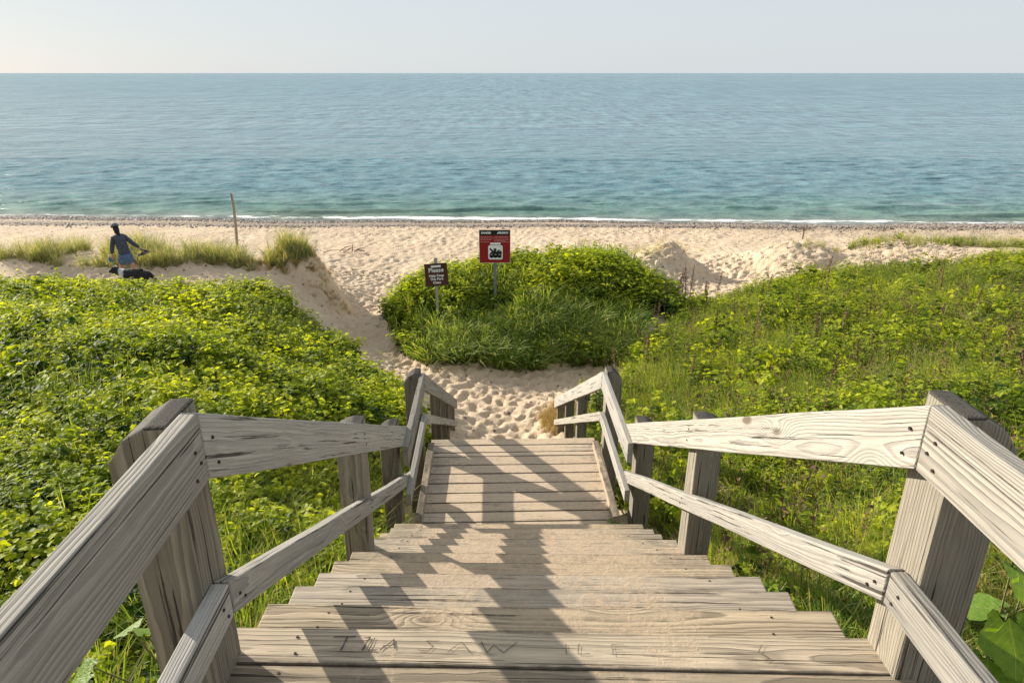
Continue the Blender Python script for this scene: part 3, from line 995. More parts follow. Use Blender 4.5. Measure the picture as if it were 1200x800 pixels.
def add_leaf(V, F, AG, base, d, nrm, L, shape, age, fold=0.25, droop=0.25):
    """a folded, drooping leaf: 8 triangles"""
    d = d.normalized()
    s = d.cross(nrm).normalized()
    nn = s.cross(d).normalized()
    pr = LEAF_SHAPES[shape]
    i0 = len(V)
    for (t, wd) in pr:
        mid = base + d * (L * t) - Vector((0, 0, 1)) * (droop * L * t * t)
        if wd == 0:
            V.append(mid)
            AG.append(age)
        else:
            V.append(mid - nn * (0.0))
            V.append(mid + s * (wd * L) + nn * (fold * wd * L))
            V.append(mid - s * (wd * L) + nn * (fold * wd * L))
            AG.extend([age] * 3)
    a, m1, r1, l1, m2, r2, l2, b = range(i0, i0 + 8)
    F += [(a, m1, r1), (a, l1, m1), (m1, m2, r2, r1), (m1, l1, l2, m2), (m2, b, r2), (m2, l2, b)]


def finish_proto(name, V, F, AG, mats, midx=None):
    me = pyd(V, F, name)
    for m in mats:
        me.materials.append(m)
    if midx:
        me.polygons.foreach_set('material_index', midx)
    at = me.attributes.new('age', 'FLOAT', 'POINT')
    at.data.foreach_set('value', AG)
    o = bpy.data.objects.new(name, me)
    return o


def make_sprig(name, seed, hgt, spread, nstem, lpn, L, shape, mat, trif=False):
    r = random.Random(seed)
    V, F, AG, MI = [], [], [], []
    for s in range(nstem):
        a = r.uniform(0, 6.283)
        rad = spread * math.sqrt(r.random())
        top = Vector((math.cos(a) * rad, math.sin(a) * rad, hgt * r.uniform(0.55, 1.05)))
        bs = Vector((math.cos(a) * rad * 0.3, math.sin(a) * rad * 0.3, -0.08))
        # stem: a thin three-sided strip
        q = Vector((-math.sin(a), math.cos(a), 0)) * 0.0025
        i0 = len(V)
        V += [bs + q, bs - q, top]
        AG += [0.3] * 3
        F.append((i0, i0 + 1, i0 + 2))
        MI.append(1)
        for j in range(lpn):
            t = (j + 0.6) / lpn
            t = 1 - (1 - t) ** 1.5
            p = bs.lerp(top, t)
            az = a + r.uniform(-1.4, 1.4) + (3.14 if r.random() < 0.3 else 0)
            el = r.uniform(-0.15, 0.65)
            d = Vector((math.cos(az) * math.cos(el), math.sin(az) * math.cos(el), math.sin(el)))
            pet = p + d * (L * r.uniform(0.3, 0.7))
            nrm = Vector((r.uniform(-.55, .55), r.uniform(-.55, .55), 1)).normalized()
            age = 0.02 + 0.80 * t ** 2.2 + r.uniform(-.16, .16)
            sz = L * r.uniform(0.65, 1.2) * (1.0 if t < 0.85 else 0.75)
            nb = len(F)
            if trif:
                for da, ss in ((0, 1.0), (1.15, 0.8), (-1.15, 0.8)):
                    dd = Vector((math.cos(az + da) * math.cos(el * .6), math.sin(az + da) * math.cos(el * .6), math.sin(el * .6)))
                    add_leaf(V, F, AG, pet, dd, nrm, sz * ss, shape, age + r.uniform(-.05, .05))
            else:
                add_leaf(V, F, AG, pet, d, nrm, sz, shape, age)
            MI += [0] * (len(F) - nb)
    return finish_proto(name, V, F, AG, [mat, M_stem], MI)


def make_tuft(name, seed, hgt, spread, n_, wid, lean, mat, nseg=4, straight=0.5):
    r = random.Random(seed)
    V, F, AG = [], [], []
    for s in range(n_):
        a = r.uniform(0, 6.283)
        rad = spread * math.sqrt(r.random())
        b = Vector((math.cos(a) * rad, math.sin(a) * rad, -0.06))
        a2 = a + r.uniform(-1.0, 1.0)
        h_ = hgt * r.uniform(0.5, 1.1)
        le = lean * r.uniform(0.2, 1.3) * h_
        q = Vector((-math.sin(a2 + 0.5), math.cos(a2 + 0.5), 0))
        age = r.uniform(0.0, 0.8)
        i0 = len(V)
        for j in range(nseg + 1):
            t = j / nseg
            c = b + Vector((math.cos(a2), math.sin(a2), 0)) * (le * t ** 2.2) + Vector((0, 0, h_ * (t - straight * lean * 0.5 * t ** 3)))
            w_ = wid * (1 - t) ** 0.6
            if j < nseg:
                V += [c + q * w_, c - q * w_]
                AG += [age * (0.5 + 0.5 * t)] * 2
            else:
                V.append(c)
                AG.append(age)
        for j in range(nseg - 1):
            x = i0 + 2 * j
            F.append((x, x + 1, x + 3, x + 2))
        x = i0 + 2 * (nseg - 1)
        F.append((x, x + 1, x + 2))
    return finish_proto(name, V, F, AG, [mat])


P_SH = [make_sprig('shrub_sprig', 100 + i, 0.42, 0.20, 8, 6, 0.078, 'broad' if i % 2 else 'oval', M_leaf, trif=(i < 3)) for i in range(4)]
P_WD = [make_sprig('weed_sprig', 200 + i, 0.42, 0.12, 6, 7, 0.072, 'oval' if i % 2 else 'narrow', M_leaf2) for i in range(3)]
P_GR = [make_tuft('grass_tuft', 300 + i, 0.50, 0.10, 42, 0.0042, 0.7, M_grass) for i in range(3)]
P_LG = [make_tuft('long_grass_tuft', 320 + i, 0.85, 0.16, 38, 0.0115, 0.65, M_long, nseg=5, straight=0.8) for i in range(2)]
P_MA = [make_tuft('dune_grass_tuft', 340 + i, 0.72, 0.11, 36, 0.0055, 0.6, M_marram) for i in range(2)]
P_DR = [make_tuft('dry_grass_tuft', 360 + i, 0.33, 0.14, 60, 0.0045, 0.9, M_dry) for i in range(2)]


def scatter(name, protos, x, y, z, rot, scl, kind_idx, label, cat):
    npt = len(x)
    me = bpy.data.meshes.new(name)
    me.vertices.add(npt)
    me.vertices.foreach_set('co', np.stack([x, y, z], -1).astype(np.float32).ravel())
    a = me.attributes.new('rot', 'FLOAT_VECTOR', 'POINT')
    a.data.foreach_set('vector', rot.astype(np.float32).ravel())
    a = me.attributes.new('scl', 'FLOAT', 'POINT')
    a.data.foreach_set('value', scl.astype(np.float32))
    a = me.attributes.new('pick', 'INT', 'POINT')
    a.data.foreach_set('value', kind_idx.astype(np.int32))
    o = bpy.data.objects.new(name, me)
    C.objects.link(o)
    o['kind'] = 'stuff'
    tag(o, label, cat)
    ng = bpy.data.node_groups.new(name + '_nodes', 'GeometryNodeTree')
    ng.interface.new_socket('Geometry', in_out='INPUT', socket_type='NodeSocketGeometry')
    ng.interface.new_socket('Geometry', in_out='OUTPUT', socket_type='NodeSocketGeometry')
    gi = ng.nodes.new('NodeGroupInput')
    go = ng.nodes.new('NodeGroupOutput')
    jn = ng.nodes.new('GeometryNodeJoinGeometry')

    def attr(nm, typ):
        nd = ng.nodes.new('GeometryNodeInputNamedAttribute')
        nd.data_type = typ
        nd.inputs[0].default_value = nm
        return nd.outputs[0]
    ar, asc, ap = attr('rot', 'FLOAT_VECTOR'), attr('scl', 'FLOAT'), attr('pick', 'INT')
    e2r = ng.nodes.new('FunctionNodeEulerToRotation')
    ng.links.new(ar, e2r.inputs[0])
    for i, p in enumerate(protos):
        cmp_ = ng.nodes.new('FunctionNodeCompare')
        cmp_.data_type = 'INT'
        cmp_.operation = 'EQUAL'
        ia = [s for s in cmp_.inputs if s.enabled and s.name == 'A'][0]
        ib = [s for s in cmp_.inputs if s.enabled and s.name == 'B'][0]
        ng.links.new(ap, ia)
        ib.default_value = i
        oi = ng.nodes.new('GeometryNodeObjectInfo')
        oi.inputs['Object'].default_value = p
        oi.inputs['As Instance'].default_value = True
        iop = ng.nodes.new('GeometryNodeInstanceOnPoints')
        ng.links.new(gi.outputs[0], iop.inputs['Points'])
        ng.links.new(cmp_.outputs[0], iop.inputs['Selection'])
        ng.links.new(oi.outputs['Geometry'], iop.inputs['Instance'])
        ng.links.new(e2r.outputs[0], iop.inputs['Rotation'])
        ng.links.new(asc, iop.inputs['Scale'])
        ng.links.new(iop.outputs[0], jn.inputs[0])
    ng.links.new(jn.outputs[0], go.inputs[0])
    md = o.modifiers.new('scatter', 'NODES')
    md.node_group = ng
    return o


def jgrid(x0, x1, y0, y1, step, seed):
    r = np.random.default_rng(seed)
    X, Y = np.meshgrid(np.arange(x0, x1, step), np.arange(y0, y1, step))
    X = X + r.uniform(-.5, .5, X.shape) * step
    Y = Y + r.uniform(-.5, .5, Y.shape) * step
    return X.ravel(), Y.ravel(), r


def rots(r, n_, tilt=0.2):
    return np.stack([r.normal(0, tilt, n_), r.normal(0, tilt, n_), r.uniform(0, 6.283, n_)], -1)


def wedge(x, y, m=2.5):
    return np.abs(x) < (0.80 * np.maximum(y, 0) + m)


def stair_clear(x, y, half=1.10):
    c = SX - HEAD * y
    return (np.abs(x - c) > half) | (y > 11.6)


def edge_off(x, y):
    return 0.18 * wavy(x, y, 2.3, 20, 28)


# hummocks: plants grow taller in clumps
def clump(x, y):
    return np.clip(wavy(x, y, 1.9, 4, 14) * 0.5, -1, 1)


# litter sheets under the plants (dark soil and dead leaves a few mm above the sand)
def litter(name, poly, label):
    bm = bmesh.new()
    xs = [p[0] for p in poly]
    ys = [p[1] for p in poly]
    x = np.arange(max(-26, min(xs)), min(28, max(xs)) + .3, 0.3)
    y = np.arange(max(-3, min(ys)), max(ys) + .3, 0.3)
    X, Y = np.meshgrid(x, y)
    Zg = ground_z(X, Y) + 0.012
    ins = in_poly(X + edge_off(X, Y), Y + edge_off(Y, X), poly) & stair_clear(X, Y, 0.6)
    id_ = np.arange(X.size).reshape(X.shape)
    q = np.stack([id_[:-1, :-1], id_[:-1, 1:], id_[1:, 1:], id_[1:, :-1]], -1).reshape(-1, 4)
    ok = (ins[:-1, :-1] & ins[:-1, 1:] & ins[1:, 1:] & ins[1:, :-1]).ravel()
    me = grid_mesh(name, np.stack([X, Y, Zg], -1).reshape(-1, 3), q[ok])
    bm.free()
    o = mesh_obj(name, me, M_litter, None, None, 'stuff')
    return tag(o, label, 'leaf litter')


litter('leaf_litter', POLY_L, 'dark litter and soil under the leafy cover left of the stairs')
litter('leaf_litter', POLY_R, 'dark litter and soil under the grassy cover right of the stairs')
litter('leaf_litter', POLY_M, 'dark litter and soil under the green mound behind the signs')

# left: bushy leafy cover, some grass near the stairs
x, y, r = jgrid(-18, -0.9, 0.2, 16.5, 0.125, 21)
ok = in_poly(x + edge_off(x, y), y + edge_off(y, x), POLY_L) & wedge(x, y) & stair_clear(x, y)
x, y = x[ok], y[ok]
cl = clump(x, y)
near_path = (np.minimum(np.abs(x - (SX - HEAD * y) + 1.2), 9) < 0.9) | ((y > 8.5) & (x > -3.2 - (y - 10) * 0.2))
gfrac = np.where(near_path, 0.35, np.clip(0.20 + 0.20 * wavy(x, y, 0.9, 30, 38), 0.02, 0.6))
isg = r.random(len(x)) < gfrac
keep = ~((cl < -0.75) & (r.random(len(x)) < 0.5))
xs_, ys_ = x[keep & ~isg], y[keep & ~isg]
cs_ = cl[keep & ~isg]
near = 0.66 + 0.34 * sstep(2.0, 9.0, ys_)
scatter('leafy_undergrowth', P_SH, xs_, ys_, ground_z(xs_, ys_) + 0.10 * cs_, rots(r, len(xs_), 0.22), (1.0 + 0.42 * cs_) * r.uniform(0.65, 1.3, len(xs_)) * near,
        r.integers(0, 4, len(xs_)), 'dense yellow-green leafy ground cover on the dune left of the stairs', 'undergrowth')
xg, yg = x[isg], y[isg]
scatter('meadow_grass', P_GR, xg, yg, ground_z(xg, yg), rots(r, len(xg), 0.15), r.uniform(0.75, 1.25, len(xg)), r.integers(0, 3, len(xg)), 'green grass growing through the leafy cover left of the stairs', 'grass')

# right: mixed grass and weeds
x, y, r = jgrid(1.0, 21, 0.2, 22, 0.135, 22)
ok = in_poly(x + edge_off(x, y), y + edge_off(y, x), POLY_R) & wedge(x, y) & stair_clear(x, y)
x, y = x[ok], y[ok]
cl = clump(x, y)
gfrac = np.clip(0.64 + 0.25 * wavy(x, y, 0.7, 30, 38), 0.12, 0.92)
isg = r.random(len(x)) < gfrac
xs_, ys_, cs_ = x[~isg], y[~isg], cl[~isg]
both = P_WD + P_SH[:3]
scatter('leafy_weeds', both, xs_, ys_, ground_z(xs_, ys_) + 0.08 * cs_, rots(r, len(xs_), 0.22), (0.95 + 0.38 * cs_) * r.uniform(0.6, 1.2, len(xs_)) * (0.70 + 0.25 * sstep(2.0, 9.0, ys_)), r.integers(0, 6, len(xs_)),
        'mixed leafy weeds on the slope right of the stairs', 'weeds')
xg, yg = x[isg], y[isg]
scatter('meadow_grass', P_GR + P_GR[:1] + P_DR[:1], xg, yg, ground_z(xg, yg), rots(r, len(xg), 0.18), r.uniform(0.75, 1.25, len(xg)), np.where(r.random(len(xg)) < 0.12, 4, r.integers(0, 3, len(xg))),
        'green grass with dry blades on the slope right of the stairs', 'grass')

# the mound: shrubs on top, long hanging grass along its front
x, y, r = jgrid(-4.2, 5.2, 14.3, 22, 0.125, 23)
ok = in_poly(x + edge_off(x, y) * 0.8, y + edge_off(y, x) * 0.8, POLY_M)
x, y = x[ok], y[ok]
cl = clump(x, y)
front = sstep(17.2, 15.7, y - 0.0) * (np.abs(x - 0.4) < 2.9)
isg = r.random(len(x)) < np.clip(0.12 + 0.9 * front + 0.15 * wavy(x, y, 1.3, 30, 38), 0.05, 0.97)
xs_, ys_, cs_ = x[~isg], y[~isg], cl[~isg]
scatter('leafy_undergrowth', P_SH, xs_, ys_, ground_z(xs_, ys_) + 0.05 * cs_, rots(r, len(xs_), 0.2), (1.0 + 0.6 * cs_) * r.uniform(0.6, 1.4, len(xs_)) * (0.45 + 0.55 * sstep(0.2, 1.1, np.hypot(xs_ + 0.45, (ys_ - 16.9) * 0.7))) * (0.5 + 0.5 * sstep(0.2, 0.8, np.hypot(xs_ + 1.95, (ys_ - 16.5) * 0.8))), r.integers(0, 4, len(xs_)),
        'leafy shrubs covering the top of the mound around the signs', 'undergrowth')
xg, yg = x[isg], y[isg]
ro = rots(r, len(xg), 0.16)
fr_ = yg < 16.6
ro[fr_, 0] = r.uniform(0.0, 0.5, fr_.sum())
ro[fr_, 2] = r.normal(0, 0.6, fr_.sum()) + xg[fr_] * 0.25
scatter('long_grass', P_LG, xg, yg, ground_z(xg, yg), ro, r.uniform(0.55, 1.2, len(xg)) * (0.5 + 0.5 * sstep(0.1, 0.9, np.hypot(xg + 0.45, (yg - 16.9) * 0.8))), r.integers(0, 2, len(xg)), 'long arching green grass hanging over the front of the mound', 'grass')

# taller leafy shoots standing out of the cover
for poly, x0, x1, y0, y1, step, sd_, lab in ((POLY_L, -18, -1, 1.5, 15.5, 0.62, 71, 'taller leafy shoots standing out of the cover on the left dune'),
                                             (POLY_R, 1, 20, 2.0, 20, 0.85, 72, 'taller leafy shoots among the weeds on the right slope'),
                                             (POLY_M, -3.3, 4.2, 17.4, 21, 0.42, 73, 'taller leafy shoots along the crest of the mound')):
    x, y, r = jgrid(x0, x1, y0, y1, step, sd_)
    ok = in_poly(x, y, poly) & wedge(x, y) & stair_clear(x, y, 1.35)
    x, y = x[ok], y[ok]
    scatter('leafy_shoots', P_SH[:2] + P_WD[:1], x, y, ground_z(x, y) + 0.05, rots(r, len(x), 0.3), r.uniform(1.1, 1.9, len(x)) * (0.6 + 0.4 * sstep(2.0, 9.0, y)), r.integers(0, 3, len(x)), lab, 'shoots')

# marram grass on the left fore-dune, on the small dune by the path, right hump and far right


def patch(name, cxy, rx, ry, n_, protos, label, smin, smax, seed, ang=0.0, thr=-0.9):
    r = np.random.default_rng(seed)
    a = r.uniform(0, 6.283, n_)
    q = np.sqrt(r.random(n_))
    px, py = np.cos(a) * q * rx, np.sin(a) * q * ry
    x = cxy[0] + px * math.cos(ang) - py * math.sin(ang)
    y = cxy[1] + px * math.sin(ang) + py * math.cos(ang)
    m = wavy(x, y, 2.6, 10, 18) > thr
    x, y = x[m], y[m]
    return scatter(name, protos, x, y, ground_z(x, y) - 0.02, rots(r, len(x), 0.15), r.uniform(smin, smax, len(x)), r.integers(0, len(protos), len(x)), label, 'grass')


patch('dune_grass', (-11.2, 19.2), 3.7, 1.05, 560, P_MA, 'pale green dune grass along the low sandy ridge behind the walker', 0.4, 1.15, 41, thr=-0.45)
patch('dune_grass', (-7.9, 19.1), 1.3, 0.5, 60, P_MA + P_DR, 'sparse dune grass at the right end of the sandy ridge', 0.5, 1.1, 42)
patch('dune_grass', (-6.5, 19.5), 0.62, 0.6, 110, P_MA + P_DR[:1], 'tuft-covered cap of the small dune beside the left path', 0.7, 1.25, 43)
patch('dune_grass', (16.2, 24.0), 4.2, 1.6, 420, P_MA + P_SH[:1], 'band of pale dune grass at the far right before the water', 0.4, 0.95, 44, thr=-0.5)
patch('dune_grass', (5.1, 23.4), 1.4, 0.8, 60, P_MA + P_DR, 'dry tufts on the little sand bank right of the green mound', 0.35, 0.7, 45)
patch('dune_grass', (10.8, 23.8), 1.2, 0.6, 34, P_MA + P_DR, 'thin dry tufts on the bare sand hump to the right', 0.35, 0.7, 46)
patch('dune_grass', (-5.6, 19.7), 0.9, 0.8, 60, P_DR, 'brown matted roots and dry grass on the edge of the small left dune', 0.4, 0.8, 57)
patch('dune_grass', (-5.45, 19.5), 0.55, 1.0, 130, P_DR, 'brown hanging roots on the worn face of the small left dune', 0.25, 0.6, 58)
patch('dry_grass', (0.98, 12.1), 0.28, 0.6, 90, P_DR, 'straw-coloured dry grass beside the right foot of the lower stairs', 0.7, 1.2, 47)
patch('dry_grass', (1.75, 5.1), 0.35, 0.7, 40, P_DR + P_GR[:1], 'dry brown grass beside the deck on the right', 0.5, 0.8, 48)
patch('dune_grass', (2.9, 14.9), 0.5, 0.5, 60, P_LG[:1] + P_GR, 'green grass clump right of the sandy path below the mound', 0.6, 1.0, 49)
patch('dune_grass', (4.5, 27.5), 3.5, 0.8, 26, P_MA, 'scattered wisps of grass on the beach behind the mound', 0.25, 0.5, 50)

# bits of dried weed over the sand
# ------------------------------------------------------------------ pebbles at the waterline
peb = []
for i in range(3):
    bm = bmesh.new()
    bmesh.ops.create_icosphere(bm, subdivisions=1, radius=0.05)
    for v_ in bm.verts:
        v_.co *= random.uniform(0.8, 1.2)
        v_.co.z *= 0.55
    me = bm_mesh(bm, 'pebble', True)
    me.materials.append(simple('pebble_stone', [(0.11, 0.10, 0.10), (0.22, 0.17, 0.14), (0.34, 0.30, 0.27)][i], 0.6, 20, 0.4))
    peb.append(bpy.data.objects.new('pebble', me))
r = np.random.default_rng(77)
npb = 24000
x = r.uniform(-36, 34, npb)
t = np.abs(r.normal(0, 1, npb))
t = np.where(r.random(npb) < 0.45, 3.3 + r.normal(0, 0.7, npb), t * 1.1)
y = shore(x) - np.clip(t, 0.0, 9)
scatter('pebbles', peb, x, y, SEA * 0 + (SEA - base_h(x, y)) + 0.01, rots(r, npb, 0.3), r.uniform(0.4, 1.5, npb), r.integers(0, 3, npb), 'band of dark wet pebbles along the waterline', 'pebbles')

# ------------------------------------------------------------------ dead stalks


def stalk_mesh(seed, hgt):
    r_ = random.Random(seed)
    bm = bmesh.new()
    pts, rad = [], []
    bend = Vector((r_.uniform(-.1, .1), r_.uniform(-.1, .1), 0))
    for i in range(6):
        t = i / 5
        pts.append(Vector((0, 0, -0.1)) + Vector((bend.x * t * t, bend.y * t * t, hgt * t)))
        rad.append(0.010 * (1 - 0.5 * t))
    tube(bm, pts, rad, 5)
    st = bm_mesh(bm, 'stem')
    bm = bmesh.new()
    for i in range(46):
        t = r_.uniform(0.55, 1.0)
        c = Vector((0, 0, -0.1)) + Vector((bend.x * t * t, bend.y * t * t, hgt * t))
        c += Vector((r_.gauss(0, 1), r_.gauss(0, 1), r_.gauss(0, 1))) * 0.020
        s_ = r_.uniform(0.009, 0.018)
        vs = [bm.verts.new(c + Vector((dx, dy, dz)) * s_) for dx, dy, dz in ((1, 0, -.6), (-.5, .9, -.5), (-.5, -.9, -.6), (0, 0, 1.3))]
        for f_ in ((0, 1, 2), (0, 3, 1), (1, 3, 2), (2, 3, 0)):
            bm.faces.new([vs[q] for q in f_])
    hd = bm_mesh(bm, 'seed_head')
    st.materials.append(M_deadstalk)
    hd.materials.append(M_deadstalk)
    return st, hd


P_DS = []
for i in range(3):
    r_ = random.Random(700 + i)
    V, F, AG = [], [], []
    for j in range(7):
        a = r_.uniform(0, 6.28)
        b = Vector((math.cos(a), math.sin(a), 0)) * r_.uniform(0, .12)
        tp = b + Vector((r_.uniform(-.12, .12), r_.uniform(-.12, .12), r_.uniform(.45, .8)))
        q = Vector((math.sin(a), -math.cos(a), 0)) * 0.004
        i0 = len(V)
        V += [b - q, b + q, tp]
        F.append((i0, i0 + 1, i0 + 2))
        for m_ in range(9):
            c = b.lerp(tp, r_.uniform(.6, 1.0))
            w_ = [Vector((r_.gauss(0, 1), r_.gauss(0, 1), r_.gauss(0, 1))) * .012 for _ in range(3)]
            i0 = len(V)
            V += [c + w for w in w_]
            F.append((i0, i0 + 1, i0 + 2))
    AG = [0.5] * len(V)
    P_DS.append(finish_proto('dead_stems_clump', V, F, AG, [M_deadstalk]))
x, y, r = jgrid(1.4, 19, 3.0, 20, 0.58, 61)
ok = in_poly(x, y, POLY_R) & wedge(x, y) & (wavy(x, y, 0.6, 3, 10) > -0.5)
x, y = x[ok], y[ok]
scatter('dead_stems', P_DS, x, y, ground_z(x, y), rots(r, len(x), 0.18), r.uniform(0.7, 1.25, len(x)), r.integers(0, 3, len(x)), 'haze of thin dry brown stems over the green slope on the right', 'dead stems')
stalks = [stalk_mesh(500 + i, 1.0) for i in range(5)]
# (x, y, height) of the stalks that stand clear
SP = [(3.35, 15.3, 1.1), (3.05, 15.0, .95), (3.9, 16.5, 1.2), (4.35, 17.2, 1.35), (4.55, 17.5, 1.2), (4.75, 17.9, 1.3), (4.1, 16.8, 1.0), (5.0, 18.3, 1.3), (3.6, 15.9, 1.0),
      (5.9, 18.9, 1.1), (8.2, 17.4, 1.2), (4.0, 12.6, 1.1), (5.0, 13.2, 0.9), (7.5, 15.5, 1.2), (2.6, 12.2, 0.95), (2.9, 13.4, 0.9), (10.3, 16.0, 1.0), (9.3, 14.2, 1.1),
      (6.2, 12.0, 0.9), (7.2, 10.9, 1.0), (3.5, 9.6, 0.8), (5.2, 9.4, 0.8), (4.3, 8.4, 0.8), (8.7, 12.2, 1.0), (6.7, 8.6, 0.9), (11.6, 15.0, 1.0), (12.2, 17.0, 0.9), (5.8, 15.2, 1.0), (6.5, 16.6, 1.05), (3.1, 10.8, 0.8),
      (2.3, 14.0, 0.8), (5.3, 11.0, 1.0), (7.9, 9.6, 0.9), (4.9, 16.2, 1.1), (6.1, 7.4, 0.8), (7.4, 8.0, 0.8), (8.5, 10.4, 0.9)]
for i, (x_, y_, hh) in enumerate(SP):
    z_ = float(ground_z(np.array([x_]), np.array([y_]))[0])
    lab = ('brown dead stalk in the cluster before the sandy gap right of the mound' if (x_ < 5.2 and y_ > 14.9) else 'brown dead stalk with ragged seed head among green weeds on the right slope')
    e = bpy.data.objects.new('dead_stalk', None)
    C.objects.link(e)
    tag(e, lab, 'dead stalk', 'dead stalks by the sandy gap' if (x_ < 5.2 and y_ > 14.9) else 'dead stalks on the right slope')
    M = Matrix.Translation((x_, y_, z_)) @ Euler((random.uniform(-.12, .12), random.uniform(-.12, .12), random.uniform(0, 6))).to_matrix().to_4x4() @ Matrix.Diagonal((1.0, 1.0, hh, 1))
    put(e, None, M)
    st, hd = stalks[i % 5]
    mesh_obj('stem', st, None, e, M)
    mesh_obj('seed_head', hd, None, e, M, 'stuff')


# ------------------------------------------------------------------ foreground broad-leaved plants
def big_leaf_mesh(seed, lobed=True):
    r_ = random.Random(seed)
    V, F, AG = [(0, 0, 0)], [], [0.5]
    n_ = 34
    rim = []
    for i in range(n_):
        a = -2.75 + 5.5 * i / (n_ - 1)
        rr = 0.5 * (1 + 0.25 * math.cos(a)) * (1.0 + (0.10 * math.cos(a * 5) if lobed else 0))
        rr *= 1.0 + (0.035 if i % 2 else -0.02)
        rim.append((0.32 + rr * math.cos(a), rr * math.sin(a)))
    mids = []
    for (x, y) in rim:
        V.append((0.32 + (x - .32) * 0.5, y * 0.5, 0.05 * abs(y) - 0.03 * x * x))
        AG.append(0.5)
    for (x, y) in rim:
        V.append((x, y, 0.10 * abs(y) - 0.16 * x * x + 0.012 * math.sin(i * 1.3)))
        AG.append(0.55)
    V[0] = (0.06, 0, 0)
    for i in range(n_ - 1):
        F.append((0, 1 + i, 2 + i))
        F.append((1 + i, 1 + n_ + i, 2 + n_ + i, 2 + i))
    me = pyd(V, F, 'leaf', True)
    at = me.attributes.new('age', 'FLOAT', 'POINT')
    at.data.foreach_set('value', AG)
    return me


def veined(name, c1, c2):
    k = NT(name)
    tc = k.n('ShaderNodeTexCoord').outputs['Object']
    sp = k.n('ShaderNodeSeparateXYZ')
    k.l(tc, sp.inputs[0])
    ay_ = k.math('ABSOLUTE', sp.outputs[1])
    rib = k.mrange(ay_, 0.006, 0.018, 1, 0)
    v_ = k.math('ABSOLUTE', k.math('SUBTRACT', k.math('FRACT', k.math('MULTIPLY', k.math('SUBTRACT', sp.outputs[0], k.math('MULTIPLY', ay_, 0.9)), 7.0)), 0.5))
    ve = k.math('MAXIMUM', rib, k.mrange(v_, 0.03, 0.09, 0.8, 0))
    nn = k.noise(tc, 6.0, 4, 0.6)
    col = k.mix(k.mrange(nn, 0.35, 0.7), c1, c2)
    col = k.mix(k.math('MULTIPLY', ve, 0.55), col, (0.34, 0.42, 0.12))
    spots = k.noise(tc, 17.0, 3, 0.6)
    col = k.mix(k.mrange(spots, 0.68, 0.72, 0, 0.7), col, (0.16, 0.11, 0.03))
    s1 = k.bsdf(col, 0.45, k.bump(k.math('SUBTRACT', nn, ve), 0.6, 0.01), 0.35)
    tr = k.n('ShaderNodeBsdfTranslucent')
    k.l(k.mix(1.0, col, (1.9, 1.7, 0.5), 'MULTIPLY'), tr.inputs[0])
    mx = k.n('ShaderNodeMixShader')
    mx.inputs[0].default_value = 0.42
    k.l(s1, mx.inputs[1])
    k.l(tr.outputs[0], mx.inputs[2])
    return k.done(mx.outputs[0])


M_big = veined('broad_leaf', (0.10, 0.20, 0.02), (0.17, 0.28, 0.03))
M_unused = leaf_material('broad_leaf', (0.10, 0.20, 0.02), (0.15, 0.27, 0.03), (0.24, 0.36, 0.04), 0.5)
BL = [big_leaf_mesh(i) for i in range(4)]
for m_ in BL:
    m_.materials.append(M_big)


def broad_plant(loc, leaves, label, seed):
    r_ = random.Random(seed)
    e = empty('broad_leaved_plant', loc, label, 'plant')
    L0 = Vector(loc)
    bm = bmesh.new()
    for (p, s, yaw, pitch) in leaves:
        p = Vector(p)
        mid = (L0 + p) / 2 + Vector((0, 0, 0.05))
        tube(bm, [L0 - Vector((0, 0, .1)), mid, p], [0.005, 0.004, 0.0025], 5)
    mesh_obj('stem', bm_mesh(bm, 'stem', True), M_stem, e, Matrix.Identity(4))
    for i, (p, s, yaw, pitch) in enumerate(leaves):
        m = Matrix.Translation(p) @ Euler((r_.uniform(-.2, .2), pitch, yaw), 'XYZ').to_matrix().to_4x4() @ Matrix.Scale(s, 4)
        mesh_obj('leaf', BL[i % 4], None, e, m)


zz = SEA - 1.25
broad_plant((1.72, 1.85, SEA - 2.4), [((1.50, 1.66, SEA - 1.36), 0.17, -1.2, 0.5), ((1.50, 1.62, SEA - 1.52), 0.18, -1.7, 0.75), ((1.62, 1.72, SEA - 1.40), 0.17, -0.3, 0.3), ((1.60, 1.74, SEA - 1.62), 0.15, 2.5, 0.3),
                                        ((1.46, 1.60, SEA - 1.66), 0.14, -2.0, 0.5), ((1.56, 1.60, SEA - 1.74), 0.14, 1.0, 0.3), ((1.70, 1.66, SEA - 1.55), 0.16, -0.8, 0.5)],
            'large bright green lobed leaves behind the near right post', 3)
lv = []
rr = random.Random(9)
for i in range(9):
    a = i * 2.4
    lv.append(((-1.22 + 0.16 * math.cos(a) * (0.4 + i / 12), 1.68 + 0.15 * math.sin(a), SEA - 1.82 + rr.uniform(-.08, .10)), rr.uniform(0.09, 0.13), a, rr.uniform(0.1, 0.6)))
broad_plant((-1.20, 1.9, SEA - 2.35), lv, 'broad-leaved green weed below the landing beside the near left post', 4)
# small weed growing through the deck corner
e = empty('deck_weed', W3(0.80, 4.93, 3.70), 'few small round green leaves poking out at the right corner of the deck', 'plant')
for i, (u, v_) in enumerate(((0.56, 4.93), (0.66, 4.91), (0.74, 4.92), (0.80, 4.96), (0.86, 4.93), (0.85, 5.02))):
    p = W3(u, v_, 3.72 - 0.035)
    mesh_obj('leaf', BL[i % 4], None, e, Matrix.Translation(p) @ Euler((0.2, -0.2, i * 1.9)).to_matrix().to_4x4() @ Matrix.Scale(0.065, 4))

